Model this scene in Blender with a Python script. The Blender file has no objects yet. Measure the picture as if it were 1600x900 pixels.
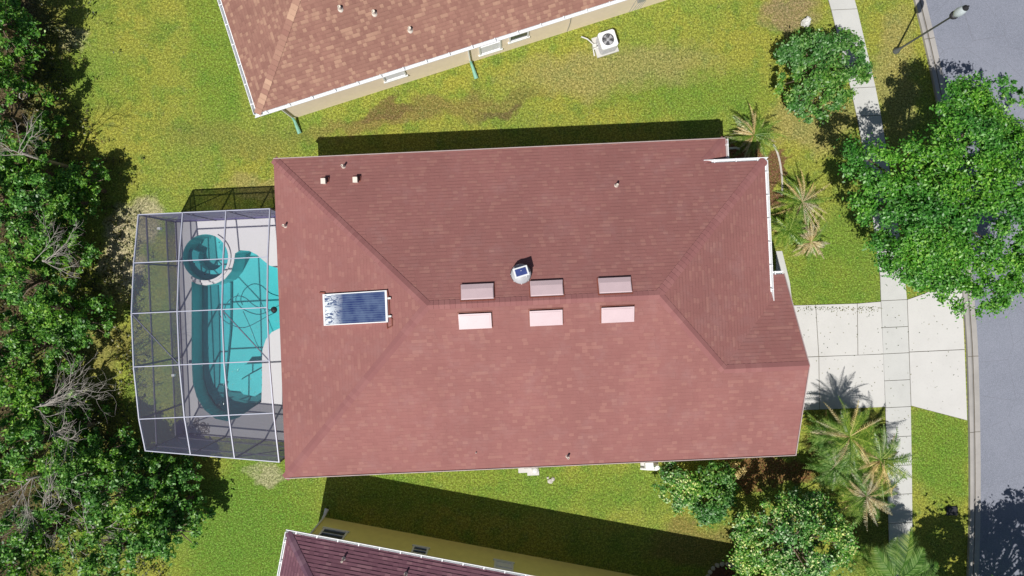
import bpy, bmesh, math, random
import numpy as np
from mathutils import Vector, Matrix
from mathutils.geometry import tessellate_polygon
rnd = random.Random(7); rs = np.random.RandomState(11)
R = math.radians
sc = bpy.context.scene; C = sc.collection

# ------------------------------------------------------------------ camera, sky, sun, exposure
H = 28.43; S = 34.4                       # camera height, pixels (1600 wide frame) per metre on the ground
cam = bpy.data.cameras.new('camera'); co = bpy.data.objects.new('camera', cam); C.objects.link(co)
co.location = (0, 0, H); co.rotation_euler = (0, 0, 0)
cam.sensor_width = 36; cam.lens = 22.0; cam.clip_end = 2000; sc.camera = co
SUN_AZ = (0.462, 0.887); ELEV = 60.2      # direction the shadows run on the ground
w = bpy.data.worlds.new('World'); sc.world = w; w.use_nodes = True
nt = w.node_tree; bg = nt.nodes['Background']; sky = nt.nodes.new('ShaderNodeTexSky')
sky.sky_type = 'NISHITA'; sky.sun_disc = False; sky.sun_elevation = R(ELEV)
sky.sun_rotation = math.atan2(-SUN_AZ[0], -SUN_AZ[1])
nt.links.new(sky.outputs[0], bg.inputs[0]); bg.inputs[1].default_value = 0.05
sl = bpy.data.lights.new('sun', 'SUN'); so = bpy.data.objects.new('sun', sl); C.objects.link(so)
sl.energy = 4.6; sl.angle = R(0.5); sl.color = (1.0, 0.965, 0.91)
d = Vector((SUN_AZ[0] * math.cos(R(ELEV)), SUN_AZ[1] * math.cos(R(ELEV)), -math.sin(R(ELEV))))
so.rotation_euler = d.to_track_quat('-Z', 'Y').to_euler(); so.location = (0, 0, 40)
vs = sc.view_settings; vs.view_transform = 'Standard'; vs.look = 'None'; vs.gamma = 1; vs.use_curve_mapping = False
vs.exposure = 0.12
sc.render.engine = 'CYCLES'
sc.cycles.transparent_max_bounces = 24; sc.cycles.max_bounces = 6

# ------------------------------------------------------------------ helpers
def P(px, py, h=0.0):
    k = (1 - h / H) / S
    return Vector(((px - 800) * k, (450 - py) * k, h))
def q2(px, py, h=0.0):
    v = P(px, py, h); return (v.x, v.y)

class N:                                   # small material-graph helper
    def __init__(s, name):
        s.m = bpy.data.materials.new(name); s.m.use_nodes = True; s.t = s.m.node_tree
        s.b = s.t.nodes['Principled BSDF']; s.out = s.t.nodes['Material Output']
    def n(s, typ, **kw):
        x = s.t.nodes.new('ShaderNode' + typ)
        for k, v in kw.items(): setattr(x, k, v)
        return x
    def l(s, a, b): s.t.links.new(a, b)
    def val(s, x, i, v):
        if hasattr(v, 'is_linked') or hasattr(v, 'links'): s.l(v, x.inputs[i])
        else: x.inputs[i].default_value = v
    def math(s, op, a, b=0.0, clamp=False):
        x = s.n('Math', operation=op); x.use_clamp = clamp; s.val(x, 0, a); s.val(x, 1, b); return x.outputs[0]
    def mix(s, f, a, b, mode='MIX'):
        x = s.n('Mix', data_type='RGBA', blend_type=mode)
        s.val(x, 0, f)
        for i, c in ((6, a), (7, b)):
            if isinstance(c, tuple): x.inputs[i].default_value = (*c[:3], 1)
            else: s.l(c, x.inputs[i])
        return x.outputs[2]
    def noise(s, vec, scale, detail=4, rough=0.55, out='Fac'):
        x = s.n('TexNoise'); s.l(vec, x.inputs['Vector']); x.inputs['Scale'].default_value = scale
        x.inputs['Detail'].default_value = detail; x.inputs['Roughness'].default_value = rough; return x.outputs[out]
    def ramp(s, f, stops):
        x = s.n('ValToRGB'); s.l(f, x.inputs[0]); e = x.color_ramp.elements
        while len(e) < len(stops): e.new(0.5)
        for el, (p, c) in zip(e, stops):
            el.position = p; el.color = (*((c, c, c) if not isinstance(c, tuple) else c), 1)
        return x.outputs[0]
    def obj(s): return s.n('TexCoord').outputs['Object']
    def pos(s): return s.n('NewGeometry').outputs['Position']
    def base(s, c, rough=0.8, spec=0.3, metal=0.0):
        if isinstance(c, tuple): s.b.inputs['Base Color'].default_value = (*c, 1)
        else: s.l(c, s.b.inputs['Base Color'])
        s.b.inputs['Roughness'].default_value = rough
        s.b.inputs['Specular IOR Level'].default_value = spec
        s.b.inputs['Metallic'].default_value = metal; return s.m
    def bump(s, h, dist, strength=1.0):
        x = s.n('Bump'); s.l(h, x.inputs['Height']); x.inputs['Distance'].default_value = dist
        x.inputs['Strength'].default_value = strength; s.l(x.outputs[0], s.b.inputs['Normal'])

def speck(name, c, amt=0.25, scale=6, fine=60, rough=0.8, spec=0.3, bump=0.0, metal=0.0):
    g = N(name); p = g.pos()
    f = g.math('ADD', g.math('MULTIPLY', g.noise(p, scale), 0.6), g.math('MULTIPLY', g.noise(p, fine, 2), 0.4))
    col = g.mix(g.ramp(f, [(0.3, 0.0), (0.7, 1.0)]), tuple(x * (1 - amt) for x in c), tuple(min(1, x * (1 + amt)) for x in c))
    if bump: g.bump(f, bump)
    return g.base(col, rough, spec, metal)

def shingle(name, c, light, dark, streak=0.0, bump=0.035, amount=0.16, tabw_=.20):
    g = N(name); uv = g.n('UVMap').outputs[0]; sep = g.n('SeparateXYZ'); g.l(uv, sep.inputs[0])
    ROW = 0.143
    row = g.math('FLOOR', g.math('DIVIDE', sep.outputs[1], ROW)); fr = g.math('FRACT', g.math('DIVIDE', sep.outputs[1], ROW))
    w1 = g.n('TexWhiteNoise', noise_dimensions='1D'); g.l(row, w1.inputs['W'])
    us = g.math('ADD', g.math('DIVIDE', sep.outputs[0], tabw_), g.math('MULTIPLY', w1.outputs['Value'], 7.0))
    tab = g.math('FLOOR', us); fu = g.math('FRACT', us)
    cmb = g.n('CombineXYZ'); g.l(tab, cmb.inputs[0]); g.l(row, cmb.inputs[1])
    wn = g.n('TexWhiteNoise', noise_dimensions='2D'); g.l(cmb.outputs[0], wn.inputs['Vector'])
    v = wn.outputs['Value']
    p = g.pos()
    base = g.mix(g.ramp(g.noise(p, 0.35, 3), [(0.35, 0.0), (0.65, 1.0)]), tuple(x * 0.92 for x in c), tuple(x * 1.08 for x in c))
    base = g.mix(g.math('MULTIPLY', g.ramp(v, [(0.0, 1.0), (0.35, 0.0)]), 0.5), base, dark)
    base = g.mix(g.math('MULTIPLY', g.ramp(v, [(1 - amount - .06, 0.0), (1 - amount * .4, 1.0)]), 0.75), base, light)
    base = g.mix(g.math('MULTIPLY', g.noise(p, 70, 2), 0.35), base, tuple(x * 0.55 for x in c))
    mp = g.n('Mapping'); g.l(uv, mp.inputs[0]); mp.inputs['Scale'].default_value = (2.2, .22, 1)
    stn = g.noise(mp.outputs[0], 1.0, 4, .6)
    base = g.mix(g.math('MULTIPLY', g.ramp(stn, [(0.45, 0.0), (0.75, 1.0)]), .28), base, tuple(x * 0.72 for x in c))
    if streak:
        n2 = g.noise(p, 1.1, 5, 0.7)
        base = g.mix(g.math('MULTIPLY', g.ramp(n2, [(0.5, 0.0), (0.75, 1.0)]), streak), base, (0.55, 0.5, 0.5))
    # butt edge of each course: height climbs down-slope and drops at the edge, tab by tab
    drop = g.ramp(fr, [(0.0, 0.0), (0.26, 1.0), (1.0, 0.75)])
    tabw = g.ramp(wn.outputs['Value'], [(0.15, 0.35), (0.6, 1.0)])
    hgt = g.math('MULTIPLY', drop, tabw)
    hgt = g.math('ADD', hgt, g.math('MULTIPLY', g.noise(p, 90, 2), 0.25))
    g.bump(hgt, bump)
    return g.base(base, 0.9, 0.25)

def leafmat(name, cols, rough=0.42, transl=0.3, spec=0.5):
    g = N(name); geo = g.n('NewGeometry'); r = geo.outputs['Random Per Island']
    st = [(i / max(1, len(cols) - 1), c) for i, c in enumerate(cols)]
    col = g.ramp(r, st)
    oi = g.n('ObjectInfo').outputs['Random']
    big = g.noise(geo.outputs['Position'], 0.55, 3)
    col = g.mix(g.ramp(big, [(0.38, 0.0), (0.62, 0.8)]), g.mix(1.0, col, (0.72, 0.82, 0.9), 'MULTIPLY'), g.mix(1.0, col, (1.35, 1.15, 0.6), 'MULTIPLY'))
    col = g.mix(g.math('MULTIPLY', oi, 0.35), col, g.mix(1.0, col, (0.7, 0.85, 0.8), 'MULTIPLY'))
    g.base(col, rough, spec)
    tr = g.n('BsdfTranslucent'); g.l(g.mix(1.0, col, (1.1, 1.3, 0.5), 'MULTIPLY'), tr.inputs[0])
    mx = g.n('MixShader'); mx.inputs[0].default_value = transl
    g.l(g.b.outputs[0], mx.inputs[1]); g.l(tr.outputs[0], mx.inputs[2]); g.l(mx.outputs[0], g.out.inputs[0])
    return g.m

def screenmat(name, c, alpha):
    g = N(name); g.base(c, 0.6, 0.3)
    t = g.n('BsdfTransparent'); mx = g.n('MixShader')
    mx.inputs[0].default_value = alpha
    g.l(t.outputs[0], mx.inputs[1]); g.l(g.b.outputs[0], mx.inputs[2]); g.l(mx.outputs[0], g.out.inputs[0])
    return g.m

class MB:
    def __init__(s): s.v = []; s.f = []; s.m = []; s.mi = 0
    def face(s, pts):
        i = len(s.v); s.v += [tuple(p) for p in pts]; s.f.append(tuple(range(i, i + len(pts)))); s.m.append(s.mi)
    def box(s, x0, x1, y0, y1, z0, z1, M=None):
        c = [Vector((x, y, z)) for z in (z0, z1) for y in (y0, y1) for x in (x0, x1)]
        if M is not None: c = [M @ p for p in c]
        i = len(s.v); s.v += [tuple(p) for p in c]
        for f in ((0, 2, 3, 1), (4, 5, 7, 6), (0, 1, 5, 4), (2, 6, 7, 3), (0, 4, 6, 2), (1, 3, 7, 5)):
            s.f.append(tuple(i + k for k in f)); s.m.append(s.mi)
        return s
    def prism(s, pts, z0, z1):
        n = len(pts); i = len(s.v)
        a = sum(pts[k][0] * pts[(k + 1) % n][1] - pts[(k + 1) % n][0] * pts[k][1] for k in range(n))
        if a < 0: pts = pts[::-1]
        s.v += [(p[0], p[1], z0) for p in pts] + [(p[0], p[1], z1) for p in pts]
        s.f.append(tuple(i + k for k in range(n))[::-1]); s.f.append(tuple(i + n + k for k in range(n))); s.m += [s.mi] * 2
        for k in range(n):
            s.f.append((i + k, i + (k + 1) % n, i + n + (k + 1) % n, i + n + k)); s.m.append(s.mi)
        return s
    def bar(s, a, b, w, h=None, up=Vector((0, 0, 1))):
        a = Vector(a); b = Vector(b); h = h or w; d = (b - a).normalized()
        if abs(d.dot(up)) > 0.98: up = Vector((0, 1, 0))
        sd = d.cross(up).normalized(); u = sd.cross(d).normalized()
        i = len(s.v)
        for p in (a, b):
            for x, y in ((-1, -1), (1, -1), (1, 1), (-1, 1)): s.v.append(tuple(p + sd * x * w / 2 + u * y * h / 2))
        for f in ((0, 1, 5, 4), (1, 2, 6, 5), (2, 3, 7, 6), (3, 0, 4, 7), (3, 2, 1, 0), (4, 5, 6, 7)):
            s.f.append(tuple(i + k for k in f)); s.m.append(s.mi)
        return s
    def tube(s, pts, rad, n=8, cap=True):
        pts = [Vector(p) for p in pts]; rad = rad if isinstance(rad, (list, tuple)) else [rad] * len(pts)
        i0 = len(s.v); ref = Vector((0.13, 0.31, 0.94))
        for k, p in enumerate(pts):
            d = (pts[min(k + 1, len(pts) - 1)] - pts[max(k - 1, 0)]).normalized()
            if abs(d.dot(ref)) > 0.97: rf = Vector((1, 0, 0))
            else: rf = ref
            a = d.cross(rf).normalized(); b = d.cross(a)
            for j in range(n):
                t = 2 * math.pi * j / n; s.v.append(tuple(p + (a * math.cos(t) + b * math.sin(t)) * rad[k]))
        for k in range(len(pts) - 1):
            for j in range(n):
                s.f.append((i0 + k * n + j, i0 + k * n + (j + 1) % n, i0 + (k + 1) * n + (j + 1) % n, i0 + (k + 1) * n + j)); s.m.append(s.mi)
        if cap:
            s.f.append(tuple(i0 + j for j in range(n))[::-1]); s.f.append(tuple(i0 + (len(pts) - 1) * n + j for j in range(n))); s.m += [s.mi] * 2
        return s
    def lathe(s, prof, n=24, c=(0, 0, 0), M=None):
        i0 = len(s.v)
        for r, z in prof:
            for j in range(n):
                t = 2 * math.pi * j / n; p = Vector((c[0] + r * math.cos(t), c[1] + r * math.sin(t), c[2] + z))
                s.v.append(tuple(M @ p if M is not None else p))
        for k in range(len(prof) - 1):
            for j in range(n):
                s.f.append((i0 + k * n + j, i0 + k * n + (j + 1) % n, i0 + (k + 1) * n + (j + 1) % n, i0 + (k + 1) * n + j)); s.m.append(s.mi)
        return s
    def build(s, name, mats, parent=None, smooth=False, merge=False):
        me = bpy.data.meshes.new(name); me.from_pydata(s.v, [], s.f)
        mats = mats if isinstance(mats, list) else [mats]
        for m in mats: me.materials.append(m)
        if len(mats) > 1: me.polygons.foreach_set('material_index', s.m)
        if smooth: me.polygons.foreach_set('use_smooth', [True] * len(s.f))
        o = bpy.data.objects.new(name, me); C.objects.link(o)
        if parent: o.parent = parent
        return o

def rawmesh(name, verts, faces, mat, parent=None):       # numpy quads
    me = bpy.data.meshes.new(name); nv = len(verts); nf = len(faces)
    me.vertices.add(nv); me.vertices.foreach_set('co', np.asarray(verts, dtype=np.float32).ravel())
    k = faces.shape[1]
    me.loops.add(nf * k); me.loops.foreach_set('vertex_index', faces.astype(np.int32).ravel())
    me.polygons.add(nf); me.polygons.foreach_set('loop_start', np.arange(0, nf * k, k, dtype=np.int32))
    me.update(calc_edges=True); me.validate()
    me.materials.append(mat); o = bpy.data.objects.new(name, me); C.objects.link(o)
    if parent: o.parent = parent
    return o
def thing(name, label, cat, loc=(0, 0, 0), rz=0, group=None):
    o = bpy.data.objects.new(name, None); C.objects.link(o); o.location = loc; o.rotation_euler = (0, 0, rz)
    o.empty_display_size = 0.3
    return tag(o, label, cat, group)
def tag(o, label, cat, group=None):
    o['label'] = label; o['category'] = cat
    if group: o['group'] = group
    return o
def struct(o): o['kind'] = 'structure'; return o
def copy_tree(o, parent=None):
    c = o.copy(); C.objects.link(c)
    if parent: c.parent = parent
    for ch in [x for x in o.children]: copy_tree(ch, c)
    return c
def fill(outer, holes, z):                                # flat sheet with holes
    loops = [[Vector((p[0], p[1], 0)) for p in lp] for lp in [outer] + holes]
    tris = tessellate_polygon(loops); pts = [p for lp in loops for p in lp]; mb = MB()
    for t in tris:
        a, b, c = (pts[i] for i in t)
        if (b - a).cross(c - a).z < 0: b, c = c, b
        mb.face([(q.x, q.y, z) for q in (a, b, c)])
    return mb

# ------------------------------------------------------------------ materials
def ground_mat():
    g = N('lawn'); p = g.pos()
    warp = g.noise(p, 0.7, 4, 0.6, 'Color'); vm = g.n('VectorMath', operation='MULTIPLY_ADD')
    g.l(warp, vm.inputs[0]); vm.inputs[1].default_value = (2.6, 2.6, 0); g.l(p, vm.inputs[2])
    sh = g.n('VectorMath', operation='SUBTRACT'); g.l(vm.outputs[0], sh.inputs[0]); sh.inputs[1].default_value = (1.3, 1.3, 0)
    wp = sh.outputs[0]; sep = g.n('SeparateXYZ'); g.l(wp, sep.inputs[0])
    big = g.noise(p, 0.22, 5, 0.6); mid = g.noise(p, 1.3, 5, 0.65); fine = g.noise(p, 9, 4, 0.75); tiny = g.noise(p, 15, 3, 0.85)
    yellow = (0.275, 0.275, 0.042); green = (0.125, 0.225, 0.028); olive = (0.20, 0.255, 0.04)
    col = g.mix(g.ramp(big, [(0.40, 0.0), (0.60, 1.0)]), yellow, olive)
    col = g.mix(g.ramp(mid, [(0.50, 0.0), (0.68, 0.8)]), col, green)
    thin = g.noise(p, 2.6, 5, .7)
    col = g.mix(g.math('MULTIPLY', g.ramp(thin, [(0.56, 0.0), (0.70, 1.0)]), .5), col, (0.27, 0.215, 0.09))
    dk = g.noise(p, 0.9, 4, .6)
    col = g.mix(g.math('MULTIPLY', g.ramp(dk, [(0.52, 0.0), (0.68, 1.0)]), .45), col, (0.085, 0.17, 0.02))
    def patch(cx, cy, rx, ry, c, amt=1.0, soft=0.7, rot=0):
        nonlocal col
        v = P(cx, cy); a = g.math('SUBTRACT', sep.outputs[0], v.x); b = g.math('SUBTRACT', sep.outputs[1], v.y)
        if rot:
            cr, sr = math.cos(R(rot)), math.sin(R(rot))
            a, b = g.math('ADD', g.math('MULTIPLY', a, cr), g.math('MULTIPLY', b, sr)), g.math('SUBTRACT', g.math('MULTIPLY', b, cr), g.math('MULTIPLY', a, sr))
        a = g.math('DIVIDE', a, rx / S); b = g.math('DIVIDE', b, ry / S)
        dd = g.math('ADD', g.math('MULTIPLY', a, a), g.math('MULTIPLY', b, b))
        f = g.ramp(dd, [(1 - soft, 1.0), (1.0, 0.0)])
        f = g.math('MULTIPLY', f, g.math('MULTIPLY', g.ramp(fine, [(0.25, 0.35), (0.6, 1.0)]), amt))
        col = g.mix(f, col, c)
    gb = (0.105, 0.215, 0.022); tan = (0.34, 0.255, 0.12); brown = (0.20, 0.14, 0.05); sand = (0.46, 0.38, 0.27)
    patch(400, 870, 150, 190, (0.085, 0.20, 0.02), .85); patch(150, 130, 120, 60, gb, .3)
    patch(1080, 150, 150, 45, gb, .6); patch(1310, 420, 100, 90, gb, .7); patch(1470, 700, 60, 110, gb, .8)
    patch(800, 765, 380, 50, gb, .6); patch(340, 80, 60, 160, gb, .6); patch(760, 60, 30, 30, gb, .2)
    patch(960, 110, 190, 45, tan, .55, rot=5); patch(620, 185, 190, 20, brown, .8, .8, rot=12); patch(780, 165, 90, 16, brown, .6, rot=12)
    patch(600, 175, 60, 14, (0.13, 0.08, 0.04), .8, rot=14); patch(780, 178, 45, 9, (0.12, 0.08, 0.04), .8, rot=14)
    patch(1230, 15, 60, 32, (0.27, 0.17, 0.12), .75); patch(1270, 185, 80, 60, tan, .55); patch(1400, 120, 40, 130, tan, .5)
    patch(360, 215, 130, 36, brown, .35, rot=-8); patch(215, 340, 38, 40, sand, .7); patch(185, 405, 36, 75, sand, .85); patch(420, 290, 90, 22, tan, .5)
    patch(115, 60, 26, 34, sand, .5); patch(420, 745, 30, 20, sand, .6); patch(170, 720, 60, 80, (0.22, 0.16, 0.07), .7)
    patch(1090, 850, 90, 40, (0.20, 0.11, 0.05), .6); patch(160, 540, 50, 60, (0.20, 0.15, 0.06), .6)
    patch(1210, 278, 26, 50, (0.14, 0.055, 0.04), 1.0, .3); patch(1165, 240, 30, 22, (0.17, 0.06, 0.04), 1.0, .3)
    patch(1190, 740, 90, 28, (0.15, 0.05, 0.03), .95, .4)
    patch(1330, 700, 75, 60, (0.11, 0.07, 0.03), .85, .5); patch(1370, 830, 60, 90, (0.13, 0.12, 0.03), .6)
    # forest floor to the west
    lit = g.mix(mid, (0.10, 0.065, 0.035), (0.05, 0.045, 0.02))
    f = g.ramp(g.math('ADD', g.math('MULTIPLY', sep.outputs[0], 0.25), 5.55), [(0.0, 1.0), (0.6, 0.0)])
    col = g.mix(f, col, lit)
    tone = g.ramp(g.math('ADD', g.math('MULTIPLY', fine, 0.45), g.math('MULTIPLY', tiny, 0.55)), [(0.36, 0.32), (0.50, 1.0), (0.62, 2.2)])
    col = g.mix(1.0, col, tone, 'MULTIPLY')
    col = g.mix(g.ramp(tiny, [(0.57, 0.0), (0.68, 0.55)]), col, (0.54, 0.58, 0.26))
    g.bump(g.math('ADD', g.math('MULTIPLY', tiny, 0.6), fine), 0.07)
    return g.base(col, 0.9, 0.15)
LAWN = ground_mat()
def conc(name, c, dirt=0.25):
    g = N(name); p = g.pos(); a = g.noise(p, 0.8, 5, 0.65); b = g.noise(p, 14, 4, 0.7)
    col = g.mix(g.ramp(a, [(0.4, 0.0), (0.75, dirt)]), c, tuple(x * .72 for x in c))
    col = g.mix(g.ramp(b, [(0.55, 0.0), (0.75, 0.22)]), col, tuple(x * .6 for x in c)); g.bump(b, 0.004)
    return g.base(col, 0.85, 0.2)
CONC = conc('driveway_concrete', (0.56, 0.55, 0.53)); WALK = conc('sidewalk_concrete', (0.52, 0.52, 0.50), .35)
KERB = conc('kerb_concrete', (0.38, 0.36, 0.34), .8); DECK = conc('pool_deck_coating', (0.60, 0.595, 0.61), .12)
def asphalt():
    g = N('asphalt'); p = g.pos(); a = g.noise(p, 0.3, 4, 0.6); b = g.noise(p, 38, 3, 0.8)
    col = g.mix(g.ramp(a, [(0.35, 0.0), (0.7, 1.0)]), (0.155, 0.17, 0.205), (0.205, 0.22, 0.26))
    col = g.mix(g.ramp(b, [(0.42, 0.0), (0.7, 1.0)]), col, (0.30, 0.31, 0.38)); g.bump(b, 0.006)
    v = g.n('TexVoronoi', feature='DISTANCE_TO_EDGE'); g.l(p, v.inputs['Vector']); v.inputs['Scale'].default_value = 0.45
    col = g.mix(g.math('MULTIPLY', g.ramp(v.outputs[0], [(0.0, 1.0), (0.008, 0.0)]), 0.35), col, (0.14, 0.14, 0.16))
    return g.base(col, 0.85, 0.2)
ASPH = asphalt()
ROOF = shingle('red_brown_shingles', (0.295, 0.128, 0.116), (0.345, 0.165, 0.14), (0.262, 0.107, 0.10), streak=0.06, amount=.14, bump=.008)
ROOF_TOP = shingle('tan_red_shingles', (0.30, 0.155, 0.12), (0.45, 0.27, 0.19), (0.20, 0.09, 0.075), amount=0.25, bump=.016, tabw_=.15)
ROOF_LOW = shingle('dark_purple_shingles', (0.175, 0.08, 0.105), (0.25, 0.13, 0.15), (0.10, 0.04, 0.06), bump=.03)
CREAM = speck('cream_stucco', (0.86, 0.73, 0.58), .05, 3, 50, bump=.004); YSTUC = speck('yellow_stucco', (0.82, 0.74, 0.26), .07, 3, 50, bump=.004)
MSTUC = speck('beige_stucco', (0.62, 0.50, 0.38), .07, 3, 50, bump=.004)
WHITE = speck('white_painted_metal', (0.76, 0.77, 0.78), .06, 4, 30, .45, .4); WDIRT = speck('weathered_white_metal', (0.62, 0.62, 0.60), .2, 5, 25, .5, .4)
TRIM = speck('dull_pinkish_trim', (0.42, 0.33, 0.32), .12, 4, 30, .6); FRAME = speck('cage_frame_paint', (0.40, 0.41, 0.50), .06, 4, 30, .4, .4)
GLASS = N('window_glass').base((0.06, 0.07, 0.09), 0.08, 0.6); BLIND = speck('pale_blind', (0.74, 0.75, 0.80), .06)
DARK = speck('dark_metal', (0.03, 0.03, 0.035), .2, rough=.5); GREYM = speck('grey_metal', (0.38, 0.38, 0.40), .12, rough=.45)
GREEN = speck('green_plastic', (0.20, 0.42, 0.32), .15, rough=.5); COPPER = speck('rusty_copper_pipe', (0.22, 0.07, 0.05), .2, rough=.5)
FLASH = speck('vent_cream', (0.70, 0.64, 0.56), .08, rough=.6); SOIL = speck('joint_dirt', (0.10, 0.085, 0.06), .35)
STONE = speck('pale_stone', (0.52, 0.49, 0.44), .22, bump=.02); MULCH = speck('red_mulch', (0.12, 0.05, 0.035), .5, 12, 50, bump=.05)
SCR = screenmat('roof_screen', (0.16, 0.15, 0.22), 0.14); SCRW = screenmat('wall_screen', (0.30, 0.29, 0.32), 0.60); SCRS = screenmat('side_wall_screen', (0.17, 0.165, 0.29), 0.78); SCRL = screenmat('dense_lower_screen', (0.12, 0.10, 0.30), 0.75)  # lower panels get a dense, violet-tinted screen
RAIL = speck('shaded_rail_paint', (0.10, 0.10, 0.15), .1, rough=.4)  # cage frame paint, darkened as if shaded behind the screens
BARK = speck('bark', (0.16, 0.12, 0.085), .35, 8, 40, bump=.02); DEADW = speck('dead_wood', (0.34, 0.31, 0.28), .3, 8, 40)
OAK = leafmat('oak_leaves', [(0.03, 0.13, 0.015), (0.06, 0.23, 0.022), (0.11, 0.34, 0.035), (0.28, 0.54, 0.13)])
WOODG = leafmat('woodland_leaves', [(0.03, 0.11, 0.015), (0.07, 0.22, 0.025), (0.13, 0.34, 0.045), (0.32, 0.55, 0.13)])
SHRUBG = leafmat('shrub_leaves', [(0.03, 0.11, 0.018), (0.065, 0.21, 0.03), (0.13, 0.32, 0.055), (0.34, 0.52, 0.20)])
FLOWER = leafmat('pale_blossom_leaves', [(0.035, 0.14, 0.02), (0.07, 0.23, 0.035), (0.11, 0.31, 0.05), (0.24, 0.44, 0.11), (0.85, 0.90, 0.55)], transl=.2)
PALMG = leafmat('palm_green', [(0.06, 0.15, 0.02), (0.17, 0.30, 0.045), (0.40, 0.50, 0.16)], rough=.35)
PALMT = leafmat('palm_dry', [(0.30, 0.22, 0.11), (0.52, 0.42, 0.25), (0.72, 0.64, 0.45)], rough=.5, transl=.15)
UNDER = leafmat('undergrowth_leaves', [(0.03, 0.05, 0.015), (0.07, 0.10, 0.02), (0.15, 0.12, 0.05), (0.22, 0.22, 0.05)])

# ------------------------------------------------------------------ house frame and pool outline
TH = R(2.6); MH = Matrix.Rotation(TH, 4, 'Z')
def L(X, Y, z=0.0): return MH @ Vector((X, Y, z))
def inv(px, py, h=0.0): v = MH.inverted() @ P(px, py, h); return (v.x, v.y)
pool_px = [(300,440),(300,500),(300,560),(302,598),(308,620),(320,640),(337,654),(356,658),(374,652),(392,639),(409,628),(410,600),(410,560),(411,545),(416,530),(425,519),(437,513),(462,512),(462,420),
           (437,420),(422,415),(412,407),(402,398),(390,392),(376,391),(368,396),(366,410),(362,424),(352,436),(338,443),(322,446),(310,444)]
POOL = [q2(*p) for p in pool_px]
spc = q2(322, 402); SR = 36 / S
SPA = [(spc[0] + SR * math.cos(t * math.pi / 20), spc[1] + SR * math.sin(t * math.pi / 20)) for t in range(40)]
# clip: keep the spa circle clear of the pool outline
POOL = [(x, y) if math.hypot(x - spc[0], y - spc[1]) > SR + .17 else (spc[0] + (x - spc[0]) / math.hypot(x - spc[0], y - spc[1]) * (SR + .17), spc[1] + (y - spc[1]) / math.hypot(x - spc[0], y - spc[1]) * (SR + .17)) for x, y in POOL]

# ------------------------------------------------------------------ setting: lawn, road, kerb, walks
big = 220
o = struct(fill([(-big, -big), (big, -big), (big, big), (-big, big)], [POOL, SPA], 0).build('lawn', LAWN))
kl = [(1360,-300),(1393,-150),(1427,0),(1442,63),(1458,137),(1480,260),(1495,380),(1507,510),(1511,600),(1513,700),(1513,800),(1510,900),(1500,1100),(1480,1400)]
def smooth(pts, n=4):
    out = []
    for i in range(len(pts) - 1):
        p0 = pts[max(i - 1, 0)]; p1 = pts[i]; p2 = pts[i + 1]; p3 = pts[min(i + 2, len(pts) - 1)]
        for k in range(n):
            t = k / n
            out.append(tuple(0.5 * (2 * p1[j] + (p2[j] - p0[j]) * t + (2 * p0[j] - 5 * p1[j] + 4 * p2[j] - p3[j]) * t * t + (-p0[j] + 3 * p1[j] - 3 * p2[j] + p3[j]) * t ** 3) for j in range(len(p1))))
    out.append(tuple(pts[-1])); return out
KP = [Vector((*q2(*p), 0)) for p in smooth(kl)]
def offset(path, dd):
    out = []
    for i, p in enumerate(path):
        t = (path[min(i + 1, len(path) - 1)] - path[max(i - 1, 0)]).normalized(); nrm = Vector((-t.y, t.x, 0))
        out.append(p + nrm * dd)
    return out
prof = [(0.0, -.05), (0.0, .12), (.03, .13), (.15, .12), (.24, .045), (.27, .03), (.30, .03), (.55, .012), (.55, -.05)]
ks = MB(); seg = 0; rows = [[(q.x, q.y, z) for q, in zip(offset(KP, a))] for a, z in prof]
for a in range(len(prof) - 1):
    for i in range(len(KP) - 1): ks.face([rows[a][i], rows[a][i + 1], rows[a + 1][i + 1], rows[a + 1][i]][::-1])
kj = N('kerb_joint_concrete'); struct(ks.build('kerb', KERB))
# dark joints across the kerb and the gutter line, as real grooves of dirt on the kerb
jm = MB()
for px, py in ((1443, 64), (1511, 566), (1513, 672), (1478, 250)):
    c = P(px, py); i = min(range(len(KP)), key=lambda k: (KP[k] - c).length); t = (KP[i + 1] - KP[i]).normalized(); nn = Vector((-t.y, t.x, 0))
    for (a0, z0), (a1, z1) in zip(prof[1:7], prof[2:8]):
        p0 = KP[i] + nn * a0; p1 = KP[i] + nn * a1
        jm.face([(p0 - t * .012 + Vector((0, 0, z0 + .003))), (p1 - t * .012 + Vector((0, 0, z1 + .003))), (p1 + t * .012 + Vector((0, 0, z1 + .003))), (p0 + t * .012 + Vector((0, 0, z0 + .003)))])
rr = offset(KP, .262); r2 = offset(KP, .30)
for i in range(len(KP) - 1): jm.face([(*rr[i].xy, .034), (*r2[i].xy, .034), (*r2[i + 1].xy, .034), (*rr[i + 1].xy, .034)])
struct(jm.build('kerb_joint', SOIL))
ro = offset(KP, .545); rf = offset(KP, 9.5)
rm = MB()
for i in range(len(KP) - 1): rm.face([(*ro[i].xy, .01), (*ro[i + 1].xy, .01), (*rf[i + 1].xy, .01), (*rf[i].xy, .01)])
struct(rm.build('road', ASPH))

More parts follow.
